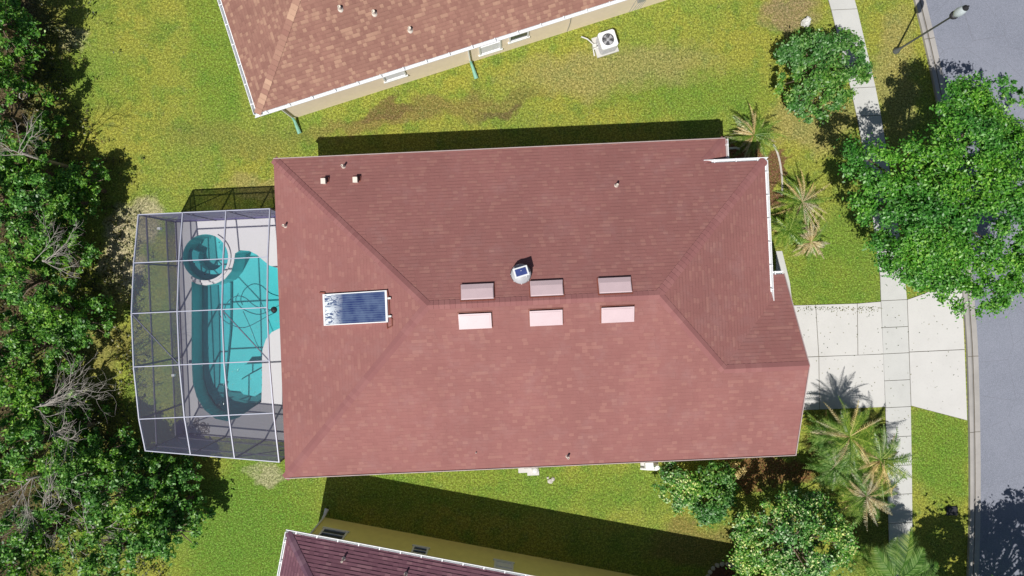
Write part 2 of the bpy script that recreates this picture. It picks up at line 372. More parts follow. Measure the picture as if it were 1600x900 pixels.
def slabs(quads, gap, z):
    mb = MB()
    for qd in quads:
        pts = [Vector((*q2(*p), 0)) for p in qd]; c = sum(pts, Vector()) / len(pts)
        pp = []
        n = len(pts)
        for i in range(n):
            a = (pts[i] - pts[i - 1]).normalized(); b = (pts[(i + 1) % n] - pts[i]).normalized()
            na = Vector((-a.y, a.x, 0)); nb = Vector((-b.y, b.x, 0))
            if na.dot(c - pts[i]) < 0: na = -na
            if nb.dot(c - pts[i]) < 0: nb = -nb
            m = (na + nb); m = m / max(0.4, m.dot(na)) if m.length > .01 else na
            pp.append(pts[i] + m * gap)
        mb.prism([(p.x, p.y) for p in pp], .004, z)
    return mb
dq = [[(1200,478),(1274,476),(1279,557),(1200,560)], [(1200,560),(1279,557),(1280,640),(1200,643)],
      [(1274,476),(1339,474),(1340,555),(1279,557)], [(1339,474),(1376,471),(1380,553),(1340,555)], [(1279,557),(1380,553),(1383,636),(1280,640)],
      [(1417,468),(1440,460),(1502,434),(1507,546),(1420,550)], [(1420,550),(1507,546),(1511,657),(1423,634)]]
struct(slabs(dq, .014, .035).build('driveway', CONC))
wl = [(1233,-210),(1264,-100),(1295,0),(1333,154),(1345,214),(1362,330),(1375,432),(1376,470),(1383,636),(1386,760),(1390,900),(1396,1010),(1402,1120)]
wr = [(1276,-210),(1306,-100),(1336,0),(1372,154),(1382,214),(1400,330),(1413,425),(1417,467),(1423,634),(1425,760),(1426,900),(1437,1010),(1443,1120)]
def along(pl, y):
    for a, b in zip(pl, pl[1:]):
        if a[1] <= y <= b[1]: t = (y - a[1]) / (b[1] - a[1]); return a[0] + (b[0] - a[0]) * t
ys = [-205,-160,-112,-70,-28,14,60,98,136,180,222,264,306,348,390,429,468,510,551,593,635,681,726,771,816,861,905,950,995,1040,1085]
sq = [[(along(wl, a), a + 2), (along(wr, a), a), (along(wr, b), b), (along(wl, b), b + 2)] for a, b in zip(ys, ys[1:])]
struct(slabs(sq, .012, .032).build('sidewalk', WALK))
sb = MB()
for qd in dq + sq: sb.prism([q2(*p) for p in qd], 0.0005, .006)
struct(sb.build('slab_bedding', SOIL))
struct(slabs([[(1212,392),(1222,392),(1234,440),(1238,474),(1222,474),(1212,430)]], .01, .03).build('entry_path', WALK))

# ------------------------------------------------------------------ roofs with shingle UVs
def roofmesh(faces, name, mat, parent, thick=.10):
    me = bpy.data.meshes.new(name); vs_, fs = [], []
    for f in faces:
        i = len(vs_); vs_ += [tuple(p) for p in f]; fs.append(tuple(range(i, i + len(f))))
    me.from_pydata(vs_, [], fs); uv = me.uv_layers.new(name='UVMap')
    me.update()
    for pl in me.polygons:
        n = pl.normal
        if n.z < 0: n = -n
        down = Vector((n.x, n.y, 0)).normalized() if abs(n.z) < .9999 else Vector((0, -1, 0)); a = Vector((-down.y, down.x, 0))
        sl_ = Vector((down.x * n.z, down.y * n.z, -math.hypot(n.x, n.y)))
        for li in pl.loop_indices:
            c = me.vertices[me.loops[li].vertex_index].co
            uv.data[li].uv = (c.dot(a) + 50, -c.dot(sl_) + 50)
    me.materials.append(mat)
    bm = bmesh.new(); bm.from_mesh(me); bmesh.ops.remove_doubles(bm, verts=bm.verts, dist=.002)
    bmesh.ops.recalc_face_normals(bm, faces=bm.faces)
    if sum(f.normal.z for f in bm.faces) < 0: bmesh.ops.reverse_faces(bm, faces=bm.faces)
    bm.to_mesh(me); bm.free()
    o = bpy.data.objects.new(name, me); C.objects.link(o); o.parent = parent
    md = o.modifiers.new('thick', 'SOLIDIFY'); md.thickness = thick; md.offset = -1
    return o
def capline(mb, a, b, wd=.17, lift=.02):                   # overlapping ridge caps following a hip or ridge
    a = Vector(a); b = Vector(b); n = max(2, int((b - a).length / .2)); d = (b - a).normalized(); sd = d.cross(Vector((0, 0, 1))).normalized()
    for i in range(n):
        p0 = a + (b - a) * (i / n); p1 = a + (b - a) * ((i + 1.12) / n); up = Vector((0, 0, 1))
        h0 = lift; h1 = lift + .018
        drop = .075 if abs(d.z) < .05 else .055
        l0 = p0 - sd * wd + up * (h0 - drop); m0 = p0 + up * h0; r0 = p0 + sd * wd + up * (h0 - drop)
        l1 = p1 - sd * wd + up * (h1 - drop); m1 = p1 + up * h1; r1 = p1 + sd * wd + up * (h1 - drop)
        q = len(mb.v); mb.v += [tuple(v_) for v_ in (l0, m0, r0, l1, m1, r1, m0 - up * .015, l0 - up * .015)]
        mb.f += [(q + 3, q + 4, q + 1, q), (q + 4, q + 5, q + 2, q + 1), (q, q + 1, q + 6, q + 7)]; mb.m += [0] * 3
    return mb
def capmat(name, a, b):
    g = N(name); r = g.n('NewGeometry').outputs['Random Per Island']; col = g.ramp(r, [(0.0, a), (0.7, tuple((x + y) / 2 for x, y in zip(a, b))), (1.0, b)])
    col = g.mix(g.math('MULTIPLY', g.noise(g.pos(), 60, 2), .35), col, tuple(x * .6 for x in a)); return g.base(col, .9, .2)
CAP = capmat('ridge_cap_shingle', (0.265, 0.112, 0.108), (0.31, 0.14, 0.132))
CAPT = capmat('ridge_cap_tan', (0.30, 0.15, 0.12), (0.56, 0.36, 0.25)); CAPL = capmat('ridge_cap_dark', (0.12, 0.06, 0.09), (0.19, 0.11, 0.14))


# ---- main house
ZF = 3.12 + 1.01 * 2.13 / 6.14
e = 3.12; HR = 5.25; PN = 2.13 / 6.14; PS = 2.13 / 6.75; PW = 2.13 / 6.36
A = L(8.88, 5.64, e); B = L(7.87, 4.63, ZF); Cc = L(8.88, 4.63, e); D = L(10.3, 4.63, ZF)
NW = L(-9.4, 5.64, e); SW = L(-9.5, -7.25, e); SE = L(11.13, -7.25, e)
RW = L(-3.17, -.5, HR); RE = L(5.42, -.5, HR); ZG = 3.12 + 3.75 * 2.13 / 6.75; PE = (5.25 - ZF) / (10.3 - 5.42); PG = (ZG - 3.12) / 3.57
EV = L(10.3, .07 - (ZF - 3.12) / PG, ZF); GR = L(5.42 + (5.25 - ZG) / PE, -3.5, ZG); GA = L(11.3, -3.5, ZG); GN = L(11.0, .07, e); G0 = L(9.2, .07, e)
# garage north eave runs back under the front slope
house = thing('house', 'central red brown shingled house with six skylights and a pool cage behind', 'house', (0, 0, 0))
GB = L(10.25, -.985, 3.57)
EVb = L(10.3, .07, e)
roof = roofmesh([[NW, A, B, D, RE, RW], [A, B, Cc], [NW, RW, SW], [SW, RW, RE, GR, GA, SE], [RE, D, EV, GR], [GR, EV, EVb, GN, GA]], 'roof', ROOF, house)
roof.data.materials.append(WHITE)
for a, b in ((NW, RW), (RW, SW), (RW, RE), (RE, D), (RE, GR), (GR, GA), (A, B)): capline(MB(), a, b).build('ridge_cap', CAP, roof)
wm = MB()
ov = .5
fp = [(-8.9, 5.14), (8.38, 5.14), (8.38, 4.13), (9.75, 4.13), (9.75, -.43), (10.6, -.43), (10.6, -6.75), (-8.95, -6.75)]
wp_ = [L(*p) for p in fp]; wm.prism([(p.x, p.y) for p in wp_], 0, 3.02)
wall = wm.build('wall', MSTUC, house)
# gable wall below garage rake, soffit-height box under the raised front eave
gm = MB(); g0, g1, g2 = L(10.55, -.43, 3.02), L(10.55, -6.75, 3.02), L(10.55, -3.5, 4.1)
for dx in (0,): gm.face([g0, g2, g1])
gm.face([L(9.7, 4.1, 3.0), L(9.7, 4.1, 3.62), L(9.7, -.6, 3.62), L(9.7, -.6, 3.0)]); gm.face([L(9.7, 4.1, 3.0), L(9.7, 4.1, 3.62), L(8.2, 4.1, 3.62), L(8.2, 4.1, 3.0)])
gm.build('gable_wall', MSTUC, house)
fm = MB()
def fascia(mb, a, b, out, hgt=.2, th=.03):
    a = Vector(a); b = Vector(b); out = Vector(out).normalized() * .022
    mb.bar(a + out - Vector((0, 0, .06)), b + out - Vector((0, 0, .06)), th, hgt)
fascia(fm, NW, A, (0, 1, 0)); fascia(fm, SW, SE, (0, -1, 0)); fascia(fm, SE, GA, (1, 0, 0)); fascia(fm, GA, GN, (1, 0, 0)); fascia(fm, A, Cc, (1, 0, 0))
fm.build('fascia', TRIM, house)
def gutter(a, b, side, parent, wd=.13, hang=True, mat=None, nclip=8):
    a = Vector(a); b = Vector(b); d_ = (b - a).normalized(); sd = Vector(side).normalized(); z = Vector((0, 0, 1)); mb = MB()
    pr = [(0.0, .0), (0.0, -.12), (wd * .75, -.12), (wd, -.02), (wd, .01), (wd + .025, .01), (wd + .025, -.03), (wd * .8, -.14), (-.012, -.14), (-.012, .0)]
    r0 = [a + sd * x + z * y for x, y in pr]; r1 = [b + sd * x + z * y for x, y in pr]
    for i in range(len(pr)): j = (i + 1) % len(pr); mb.face([r0[i], r0[j], r1[j], r1[i]])
    mb.face(r0); mb.face(r1[::-1])
    for i in range(nclip):
        p = a + (b - a) * ((i + .5) / nclip); mb.bar(p - sd * .01 + z * .012, p + sd * (wd + .03) + z * .012, .04, .012)
    return mb.build('gutter', mat or WHITE, parent)
gx = (MH @ Vector((1, 0, 0))); gy = (MH @ Vector((0, 1, 0)))
gutter(B + gy * .0, D + gx * .14, gy, house, nclip=3, wd=.10); gutter(D, EV + gx * 0, gx, house, nclip=6, wd=.10); gutter(EVb + gx * .02, GN, gy, house, nclip=1, wd=.1)
gutter(Cc, A, gx, house, nclip=2, wd=.1)
dm = MB(); c0 = L(10.62, .2, 2.95); dm.tube([c0, L(10.62, .0, 2.8), L(10.62, -.32, 2.6), L(10.62, -.36, .3), L(10.95, -.36, .1)], .04, 8); dm.build('downspout', WHITE, house)
# garage door, entry door and windows on the front and rear walls
def wbox(name, X, Y0, Y1, z0, z1, mat, side=1, th=.04, parent=None):
    mb = MB(); mb.box(min(X, X + side * th), max(X, X + side * th), Y0, Y1, z0, z1, MH); return mb.build(name, mat, parent or house)
gd = wbox('garage_door', 10.6, -6.1, -1.2, .02, 2.2, WHITE)
for k in range(3): wbox('door_panel', 10.642, -6.05, -1.25, .1 + k * .7, .72 + k * .7, WDIRT, 1, .012, gd)
wbox('front_door', 9.75, .3, 1.3, .02, 2.15, COPPER); 
for y0, y1 in ((2.0, 3.4),):
    f_ = wbox('window', 9.75, y0, y1, .9, 2.2, WHITE); wbox('pane', 9.792, y0 + .08, y1 - .08, .98, 2.12, GLASS, 1, .01, f_)
f_ = wbox('sliding_door', -8.9, -3.5, .5, .05, 2.2, WHITE, -1); wbox('pane', -8.94, -3.4, .4, .15, 2.1, GLASS, -1, .01, f_)

def roofz(X, Y):
    zs = [e + (5.64 - Y) * PN, e + (Y + 7.25) * PS, e + (X + 9.45) * PW]
    return min(zs)
def nrm(plane):
    v = {'N': Vector((0, PN, 1)), 'S': Vector((0, -PS, 1)), 'W': Vector((-PW, 0, 1))}[plane]; return v.normalized()
def onroof(px, py):
    z = 5.0
    for _ in range(12): X, Y = inv(px, py, z); z = roofz(X, Y)
    return X, Y, z
def roofframe(px, py, plane):
    X, Y, z = onroof(px, py); n = nrm(plane); ax = Vector((1, 0, 0)); 
    if plane == 'W': ax = Vector((0, 1, 0)) * -1
    u = (ax - n * ax.dot(n)).normalized(); v = n.cross(u)
    M = Matrix((u, v, n)).transposed().to_4x4(); M.translation = (X, Y, z); return MH @ M
SKY = speck('pink_tinted_skylight_dome', (0.56, 0.43, 0.45), .05, 3, 20, .35, .5)
names = {(746,457,'N'): 'skylight nearest the solar panel, north of the ridge', (854,451.5,'N'): 'middle skylight north of the ridge, just below the round solar vent', (960.5,447,'N'): 'skylight north of the ridge, nearest the front hip',
         (742.5,500,'S'): 'skylight south of the ridge, nearest the solar panel', (853,495,'S'): 'middle skylight of the three south of the ridge', (964.5,490,'S'): 'skylight south of the ridge, nearest the garage gable'}
for (px, py, pl), lab in names.items():
    t = thing('skylight', 'pale pink rectangular ' + lab, 'skylight', group='skylights on the central house')
    t.matrix_world = roofframe(px, py, pl)
    hw = .60; hh = .29
    m = MB(); m.box(-hw - .05, hw + .05, -hh - .05, hh + .05, -.02, .03); m.build('flashing', COPPER, t)
    m = MB(); m.box(-hw, hw, -hh, hh, -.02, .11); m.build('curb', DARK if pl == 'N' else COPPER, t)
    m = MB(); i = .02
    if pl == 'N':
        m.mi = 0; z0 = .112; z1 = .15
        a = [(-hw - .01, -hh - .01, z0), (hw + .01, -hh - .01, z0), (hw + .01, hh + .01, z0), (-hw - .01, hh + .01, z0)]
        b = [(-hw + .02, -hh + .02, z1), (hw - .02, -hh + .02, z1), (hw - .02, .10, z1 + .01), (-hw + .02, .10, z1 + .01)]
        m.face(b); m.face([a[0], a[1], b[1], b[0]]); m.face([a[1], a[2], b[2], b[1]]); m.face([a[2], a[3], b[3], b[2]]); m.face([a[3], a[0], b[0], b[3]])
    else:
        m.box(-hw - .01, hw + .01, -hh - .01, hh + .01, .112, .14)
        m.box(-hw + .05, hw - .05, -hh + .05, hh - .05, .141, .152)
    m.build('dome', SKY, t)
# solar water heating panel on the rear hip, lying across the west slope
t = thing('solar_panel', 'large blue glass solar water panel in a silver frame on the rear roof slope', 'solar panel')
t.matrix_world = MH @ Matrix.Translation((0, 0, 0))
cs = []
for px, py in ((504, 460), (604, 453.5), (606, 503.5), (506, 509)):
    X, Y, z = onroof(px, py); X2, Y2 = inv(px, py, z + .13); cs.append(Vector((X2, Y2, e + (X2 + 9.45) * PW + .13)))
cc = sum(cs, Vector()) / 4
up = Vector((-PW, 0, 1)).normalized()
m = MB(); bot = [p - up * .13 for p in cs]
for i in range(4): j = (i + 1) % 4; m.face([bot[i], bot[j], cs[j], cs[i]])
for i in range(4):
    j = (i + 1) % 4; a = cs[i] + (cc - cs[i]).normalized() * .09; b = cs[j] + (cc - cs[j]).normalized() * .09; m.face([cs[i], cs[j], b, a])
m.build('frame', WHITE, t)
g = N('blue_absorber_glass'); p = g.obj(); sp = g.n('SeparateXYZ'); g.l(p, sp.inputs[0])
nz = g.noise(p, 2.2, 3); fx = g.math('ADD', sp.outputs[0], g.math('MULTIPLY', nz, .35))
vv = g.n('TexWave', wave_type='BANDS', bands_direction='Y'); g.l(p, vv.inputs['Vector']); vv.inputs['Scale'].default_value = 3.6; vv.inputs['Distortion'].default_value = 1.6; vv.inputs['Detail'].default_value = 3
col = g.mix(g.ramp(nz, [(0.35, 0.0), (0.65, 1.0)]), (0.020, 0.032, 0.12), (0.075, 0.105, 0.20))
col = g.mix(g.math('MULTIPLY', g.ramp(vv.outputs[0], [(.3, 0.0), (.8, 1.0)]), .35), col, (0.13, 0.19, 0.28))
st = g.n('TexNoise'); mp = g.n('Mapping'); g.l(p, mp.inputs[0]); mp.inputs['Scale'].default_value = (4, 9, 1); g.l(mp.outputs[0], st.inputs['Vector']); st.inputs['Detail'].default_value = 4; st.inputs['Distortion'].default_value = 1.5; st.inputs['Scale'].default_value = 1.2
edge = g.ramp(g.math('MULTIPLY', g.math('ADD', fx, 7.02), 1.2), [(0.0, 1.0), (0.75, 0.0)])
wf = g.math('MULTIPLY', edge, g.ramp(st.outputs[0], [(.42, 0.0), (.52, 1.0)]))
col = g.mix(wf, col, (0.7, 0.75, 0.78)); PANEL = g.base(col, .18, .6)
m = MB(); m.face([p + (cc - p).normalized() * .085 - up * .012 for p in cs]); m.build('absorber_glass', PANEL, t)
m = MB()
def rp(px, py, lift=.05): X, Y, z = onroof(px, py); return Vector((X, Y, z + lift))
m.tube([rp(500, 457), rp(508, 457), rp(508, 463)], .028, 6); m.build('pipe', COPPER, t); m = MB(); m.tube([rp(605, 453, .1), rp(608, 468, .06), rp(609, 495, .06), rp(613, 498, .05), rp(613, 509, .05), rp(606, 513, .05), rp(605, 504, .05)], .03, 6)
m.build('pipe', COPPER, t)
for px, py in ((609, 466), (610, 494)): v = rp(px, py, .1); m = MB(); m.box(v.x - .06, v.x + .06, v.y - .035, v.y + .035, v.z - .05, v.z + .04); m.build('bracket', WDIRT, t)
# solar attic fan
X, Y, z = onroof(814, 428); t = thing('attic_vent', 'round metal roof vent with a small tilted solar panel on top', 'roof vent', L(X, Y, z), TH)
m = MB(); m.lathe([(.40, -.1), (.40, .04), (.36, .05)], 28, M=Matrix.Rotation(-math.atan(PN), 4, 'X')); m.build('flashing', DARK, t, True)
m = MB(); m.lathe([(.27, -.1), (.27, .18), (.36, .18), (.38, .22), (.34, .27), (.2, .33), (.02, .35), (0, .35)], 28); m.build('dome', GREYM, t, True)
M = Matrix.Translation((.0, .06, .52)) @ Matrix.Rotation(R(14), 4, 'Z') @ Matrix.Rotation(R(-12), 4, 'X')
pf = MB(); pf.box(-.27, .27, -.19, .19, -.02, .02, M)
pf = pf.build('panel_frame', WHITE, t); m = MB(); m.box(-.21, .21, -.135, .135, .021, .027, M); m.build('solar_cell', speck('blue_cell', (0.05, 0.07, 0.22), .2, rough=.2), pf)
for q0, q1 in (((-.2, -.15, .2), (-.2, -.1, .5)), ((.2, -.15, .2), (.2, -.1, .5)), ((0, .1, .3), (0, .1, .54))): m = MB(); m.bar(q0, q1, .03); m.build('bracket', WHITE, t)
for k in range(8): m = MB(); a = k * math.pi / 4; m.box(.37 * math.cos(a) - .02, .37 * math.cos(a) + .02, .37 * math.sin(a) - .02, .37 * math.sin(a) + .02, -.2, .08 - .37 * math.sin(a) * .39); m.build('bolt', WHITE, t)
def boxvent(px, py, label):
    X, Y, z = onroof(px, py); t = thing('box_vent', label, 'roof vent', L(X, Y, z), TH, 'small roof vents')
    m = MB(); m.box(-.17, .17, -.17, .17, -.06, .02); m.build('flashing', COPPER, t)
    m = MB(); m.prism([(-.07, -.1), (.07, -.1), (.07, .08), (-.07, .08)], -.05, .24); m.build('hood', FLASH, t)
    m = MB(); m.box(-.09, .09, -.12, .10, .242, .262); m.build('cap', FLASH, t)
boxvent(507.5, 284, 'cream box vent at the rear of the north roof slope, left of its twin'); boxvent(557, 282, 'cream box vent on the north roof slope, right of its twin')
def pipe_at(loc, label, r=.05, h=.3, k='vent_pipe'):
    t = thing(k, label, 'vent pipe', loc, 0, 'small vent pipes on roofs')
    m = MB(); m.lathe([(r, -.2), (r, h), (r * .7, h), (r * .7, h - .06), (0, h - .06)], 12); m.build('pipe', FLASH, t, False)
    m = MB(); m.lathe([(r * 2.0, -.08), (r * 1.8, .02), (r * 1.15, .05), (r * 1.15, .07)], 12); m.build('collar', FLASH, t, True)
for px, py, lab in ((537, 260.5, 'thin vent pipe near the top eave above the two box vents'), (446, 353, 'thin vent pipe near the rear eave beside the pool cage'), (963, 290, 'thin vent pipe in the middle of the north slope, toward the front'), (887, 713, 'thin vent pipe close to the south eave of the central house'), (744, 707, 'tiny vent pipe at the south eave, left of centre')):
    X, Y, z = onroof(px, py); pipe_at(L(X, Y, z), lab, .045 if px != 744 else .02, .28 if px != 744 else .1)

# ------------------------------------------------------------------ neighbouring houses
def dirv(a): return Vector((math.cos(a), math.sin(a), 0))
def neighbour(name_lab, base_px, ang, flip, length, depth, ovx, ovy, eave, roofmat, wallmat, capmat, ridge_h):
    # base_px = near wall corner; local x runs along the wall, local y away from the central house
    o = P(*base_px); t = thing('house', name_lab, 'house', (o.x, o.y, 0), ang)
    s = flip
    m = MB(); m.box(0, length, 0, s * depth, 0, eave - .1) if s > 0 else m.box(0, length, -depth, 0, 0, eave - .1); wall = m.build('wall', wallmat, t)
    x0, x1 = -ovx, length + ovx; y0, y1 = -s * ovy, s * (depth + ovy); hw = (depth + 2 * ovy) / 2; ym = s * depth / 2
    a, b, c, d_ = Vector((x0, y0, eave)), Vector((x1, y0, eave)), Vector((x1, y1, eave)), Vector((x0, y1, eave))
    r0 = Vector((x0 + hw, ym, ridge_h)); r1 = Vector((x1 - hw, ym, ridge_h))
    r = roofmesh([[a, b, r1, r0], [b, c, r1], [c, d_, r0, r1], [d_, a, r0]], 'roof', roofmat, t, .08)
    for p, q in ((a, r0), (b, r1), (c, r1), (d_, r0), (r0, r1)): capline(MB(), p, q, .15).build('ridge_cap', capmat, r)
    gw_ = .12 if s > 0 else .075
    gutter(a + Vector((-.13 if s > 0 else -.08, 0, 0)), b, (0, -s, 0), t, gw_, nclip=26); gutter(a, d_, (-1, 0, 0), t, gw_, nclip=16)
    return t, a, r0
def wallpt(base_px, ang, px, py):                         # where a pixel meets the wall plane -> (along, z)
    o = P(*base_px); dv = dirv(ang); nv = Vector((-dv.y, dv.x, 0)); c = Vector((0, 0, H)); ray = P(px, py) - c
    k = (o - c).dot(nv) / ray.dot(nv); h = c + ray * k; return (h - o).dot(dv), h.z
TA = R(17.6); TB = (459, 185)
top, ta, tr0 = neighbour('neighbouring house at the top with a mottled tan red roof and cream wall', TB, TA, 1, 24, 12.5, .58, .50, 3.12, ROOF_TOP, CREAM, CAPT, 6.0)
BA = R(-10.6); BB = (506, 808)
low, la, lr0 = neighbour('neighbouring house at the bottom with a dark purple roof and yellow wall', BB, BA, -1, 21, 12.5, .62, .42, 3.12, ROOF_LOW, YSTUC, CAPL, 6.0)
def win(parent, base, ang, s, px0, py0, px1, py1, lower, upper, panemat=GLASS, sill=True):
    a0, _ = wallpt(base, ang, px0, py0); a1, _ = wallpt(base, ang, px1, py1); z0, z1 = lower, upper
    f = MB(); y0, y1 = (-.05, .0) if s > 0 else (0., .05); th = .07
    for x0, x1, q0, q1 in ((a0, a1, z1 - th, z1), (a0, a1, z0, z0 + th), (a0, a0 + th, z0 + th, z1 - th), (a1 - th, a1, z0 + th, z1 - th), (a0 + th, a1 - th, (z0 + z1) / 2 - .02, (z0 + z1) / 2 + .02)): f.box(x0, x1, y0, y1, q0, q1)
    w_ = f.build('window', WHITE, parent)
    m = MB(); m.box(a0 + th, a1 - th, -.012 if s > 0 else .002, -.002 if s > 0 else .012, z0 + th, z1 - th); m.build('pane', panemat, w_)
    if sill: m = MB(); m.box(a0 - .05, a1 + .05, *((-.075, -.002) if s > 0 else (.002, .06)), z0 - .09, z0 - .003); m.build('sill', WHITE, w_)
win(top, TB, TA, 1, 598, 122, 633, 112, .95, 2.1, BLIND); win(top, TB, TA, 1, 651, 103, 678, 95, 1.7, 2.35, BLIND)
win(top, TB, TA, 1, 748, 78, 783, 68, .55, 2.2, BLIND); win(top, TB, TA, 1, 795, 62, 826, 53, .95, 2.15, GLASS)
win(low, BB, BA, -1, 500, 833, 540, 838, 1.2, 2.1); win(low, BB, BA, -1, 644, 858, 668, 864, 1.3, 2.0); win(low, BB, BA, -1, 772, 880, 802, 886, 1.2, 2.2, BLIND)
def spout(parent, x, s, length=.55):
    m = MB(); y = -.06 * s; ye = -.5 * s if s > 0 else .42
    m.tube([(x - .05, ye * 1.05, 3.02), (x - .05, ye, 2.9), (x, y, 2.6), (x, y, .35)], .04, 8); d_ = m.build('downspout', WHITE, parent)
    m = MB(); m.tube([(x, y, .36), (x + .02, y - .12 * s, .2), (x + .04, y - length * s, .06)], [.05, .06, .10], 8, False); m.build('outlet_elbow', GREEN if s > 0 else WHITE, d_)
s0, _ = wallpt(TB, TA, 735, 98); spout(top, .03, 1, .7); spout(top, s0, 1, .75); spout(low, .04, -1, .35)
# cables and a hose bib at the top wall
m = MB(); s1, _ = wallpt(TB, TA, 888, 40); m.tube([(s1, -.05, 1.9), (s1 + .02, -.06, 1.1), (s1 - .03, -.05, .2)], .012, 6); m.box(s1 - .06, s1 + .06, -.08, -.003, 1.85, 2.05); m.build('cable', GREYM, top)
m = MB(); s1, _ = wallpt(TB, TA, 985, 18)
for k in range(5): m.tube([(s1 + k * .16, -.04, 2.5 - .2 * (k % 2)), (s1 + k * .16 + .1 * math.sin(k), -.06, 1.2), (s1 + k * .13 - .1, -.05, .15)], .012, 5)
m.box(s1 + .1, s1 + .42, -.12, -.003, 1.0, 1.5); m.build('meter_box', GREYM, top)
def plane_pt(t, a, r0, px, py):
    # intersect the camera ray with the roof plane nearest the central house
    Mx = Matrix.Translation(t.location) @ Matrix.Rotation(t.rotation_euler.z, 4, 'Z'); p0 = Mx @ a; p1 = Mx @ r0; dx = Mx.to_3x3() @ Vector((1, 0, 0))
    n = dx.cross(p1 - p0); c = Vector((0, 0, H)); ray = P(px, py) - c; return c + ray * ((p0 - c).dot(n) / ray.dot(n))
for px, py, lab in ((532, 14, 'thin dark vent pipe at the left on the top house roof'), (585, 21, 'short white vent pipe in the middle of the top house roof'), (641, 47, 'short white vent pipe nearest the gutter on the top house roof')): pipe_at(plane_pt(top, ta, tr0, px, py), lab, .06, .22)
for px, py, lab in ((537, 873, 'small vent pipe on the dark roof at the bottom, left one'), (634, 897, 'vent pipe on the dark roof at the bottom, right one')): pipe_at(plane_pt(low, la, lr0, px, py), lab, .04, .3)

# ------------------------------------------------------------------ pool, spa, deck
TEAL = N('teal_pool_plaster'); p = TEAL.pos(); f = TEAL.noise(p, 3, 3)
TEAL = TEAL.base(TEAL.mix(f, (0.16, 0.56, 0.58), (0.20, 0.64, 0.63)), .7, .2)
TEALD = speck('darker_teal', (0.11, 0.50, 0.53), .10, 6, 40, .4)
gw = N('pool_water'); tb = gw.n('BsdfTransparent'); tb.inputs[0].default_value = (0.60, 0.84, 0.87, 1)
gl = gw.n('BsdfGlossy'); gl.inputs['Roughness'].default_value = .03; fr = gw.n('Fresnel'); fr.inputs[0].default_value = 1.33
mx = gw.n('MixShader'); gw.l(fr.outputs[0], mx.inputs[0]); gw.l(tb.outputs[0], mx.inputs[1]); gw.l(gl.outputs[0], mx.inputs[2]); gw.l(mx.outputs[0], gw.out.inputs[0])
bp = gw.n('Bump'); bp.inputs['Distance'].default_value = .05; gw.l(gw.noise(gw.pos(), 3.5, 3), bp.inputs['Height']); gw.l(bp.outputs[0], gl.inputs['Normal']); gw.l(bp.outputs[0], fr.inputs['Normal'])
WATER = gw.m
deck = [L(-15.15, 3.76), L(-9.0, 3.78), L(-9.0, -6.7), L(-15.15, -5.95)]
dk = fill([(p.x, p.y) for p in deck], [POOL, SPA], .05)
for i in range(4): a, b = deck[i], deck[(i + 1) % 4]; dk.face([(a.x, a.y, -.02), (b.x, b.y, -.02), (b.x, b.y, .05), (a.x, a.y, .05)])
struct(dk.build('pool_deck', DECK))
def basin(loop, depth):
    m = MB(); n = len(loop)
    for i in range(n): a, b = loop[i], loop[(i + 1) % n]; m.face([(*a, .05), (*a, -depth), (*b, -depth), (*b, .05)])
    fl = fill(loop, [], -depth); i0 = len(m.v); m.v += fl.v; m.f += [tuple(i0 + k for k in f) for f in fl.f]; m.m += fl.m; return m
pool = thing('swimming_pool', 'curved teal swimming pool set in the pale screened deck', 'pool')
basin(POOL, 1.15).build('basin', TEAL, pool)
m = MB(); n = len(POOL)
for i in range(n):
    a, b = Vector((*POOL[i], 0)), Vector((*POOL[(i + 1) % n], 0)); c0 = Vector((*q2(365, 530), 0))
    t = (b - a).normalized(); nn = Vector((-t.y, t.x, 0))
    m.face([a + Vector((0, 0, .052)), b + Vector((0, 0, .052)), b + nn * .001 + Vector((0, 0, -.16)), a + nn * .001 + Vector((0, 0, -.16))])
def shelf(pts, z0, z1, name, parent, mat=TEAL): m = MB(); m.prism([q2(*p) for p in pts], z0, z1); return m.build(name, mat, parent)
shelf([(301,441),(345,441),(345,470),(344,520),(340,560),(336,600),(333,640),(322,638),(309,618),(303,598),(301,560)], -1.14, -.95, 'left_floor_band', pool, TEALD)  # darker teal band along the left of the pool floor
shelf([(409,570),(409,622),(395,634),(372,630),(354,622),(347,606),(350,594),(362,585),(372,572)], -1.14, -.55, 'step', pool)
shelf([(408,575),(408,612),(394,621),(376,618),(366,608),(368,598),(384,588)], -.549, -.3, 'step', pool)
for k in range(5): v = P(405.5, 580 + k * 11.5); m = MB(); m.lathe([(.035, 0), (.03, .01), (0, .012)], 10, (v.x, v.y, -.298)); m.build('jet_fitting', DARK, pool)
wl_ = fill(POOL, [], -.06).build('water', WATER, pool)
# loops of cleaner hose floating on the water
t = thing('pool_hose', 'looping dark pool cleaner hose floating on the teal water', 'hose')
def hose(pts, r=.02, z=-.045): m.tube([Vector((*q2(*p), z)) for p in smooth([tuple(map(float, p)) for p in pts], 5)], r, 6)
m = MB(); hose([(352,497),(349,487),(355,472),(368,463),(382,465),(398,478),(420,484),(430,482)]); hose([(345,478),(341,489),(352,503),(375,512),(392,508),(412,497),(430,488)], .018)
hose([(379,486),(392,515),(402,540),(412,545)], .014); 
m.build('hose_loop', speck('dark_teal_hose', (0.02, 0.13, 0.16), .2), t)
v = P(428, 484); m = MB(); m.lathe([(.13, 0), (.15, .06), (.11, .12), (0, .15)], 14, (v.x, v.y, -.06)); m.build('skimmer_float', DARK, t, True)
spa = thing('hot_tub', 'round teal spa with a white rim beside the pool', 'hot tub')
basin(SPA, .95).build('basin', TEAL, spa)
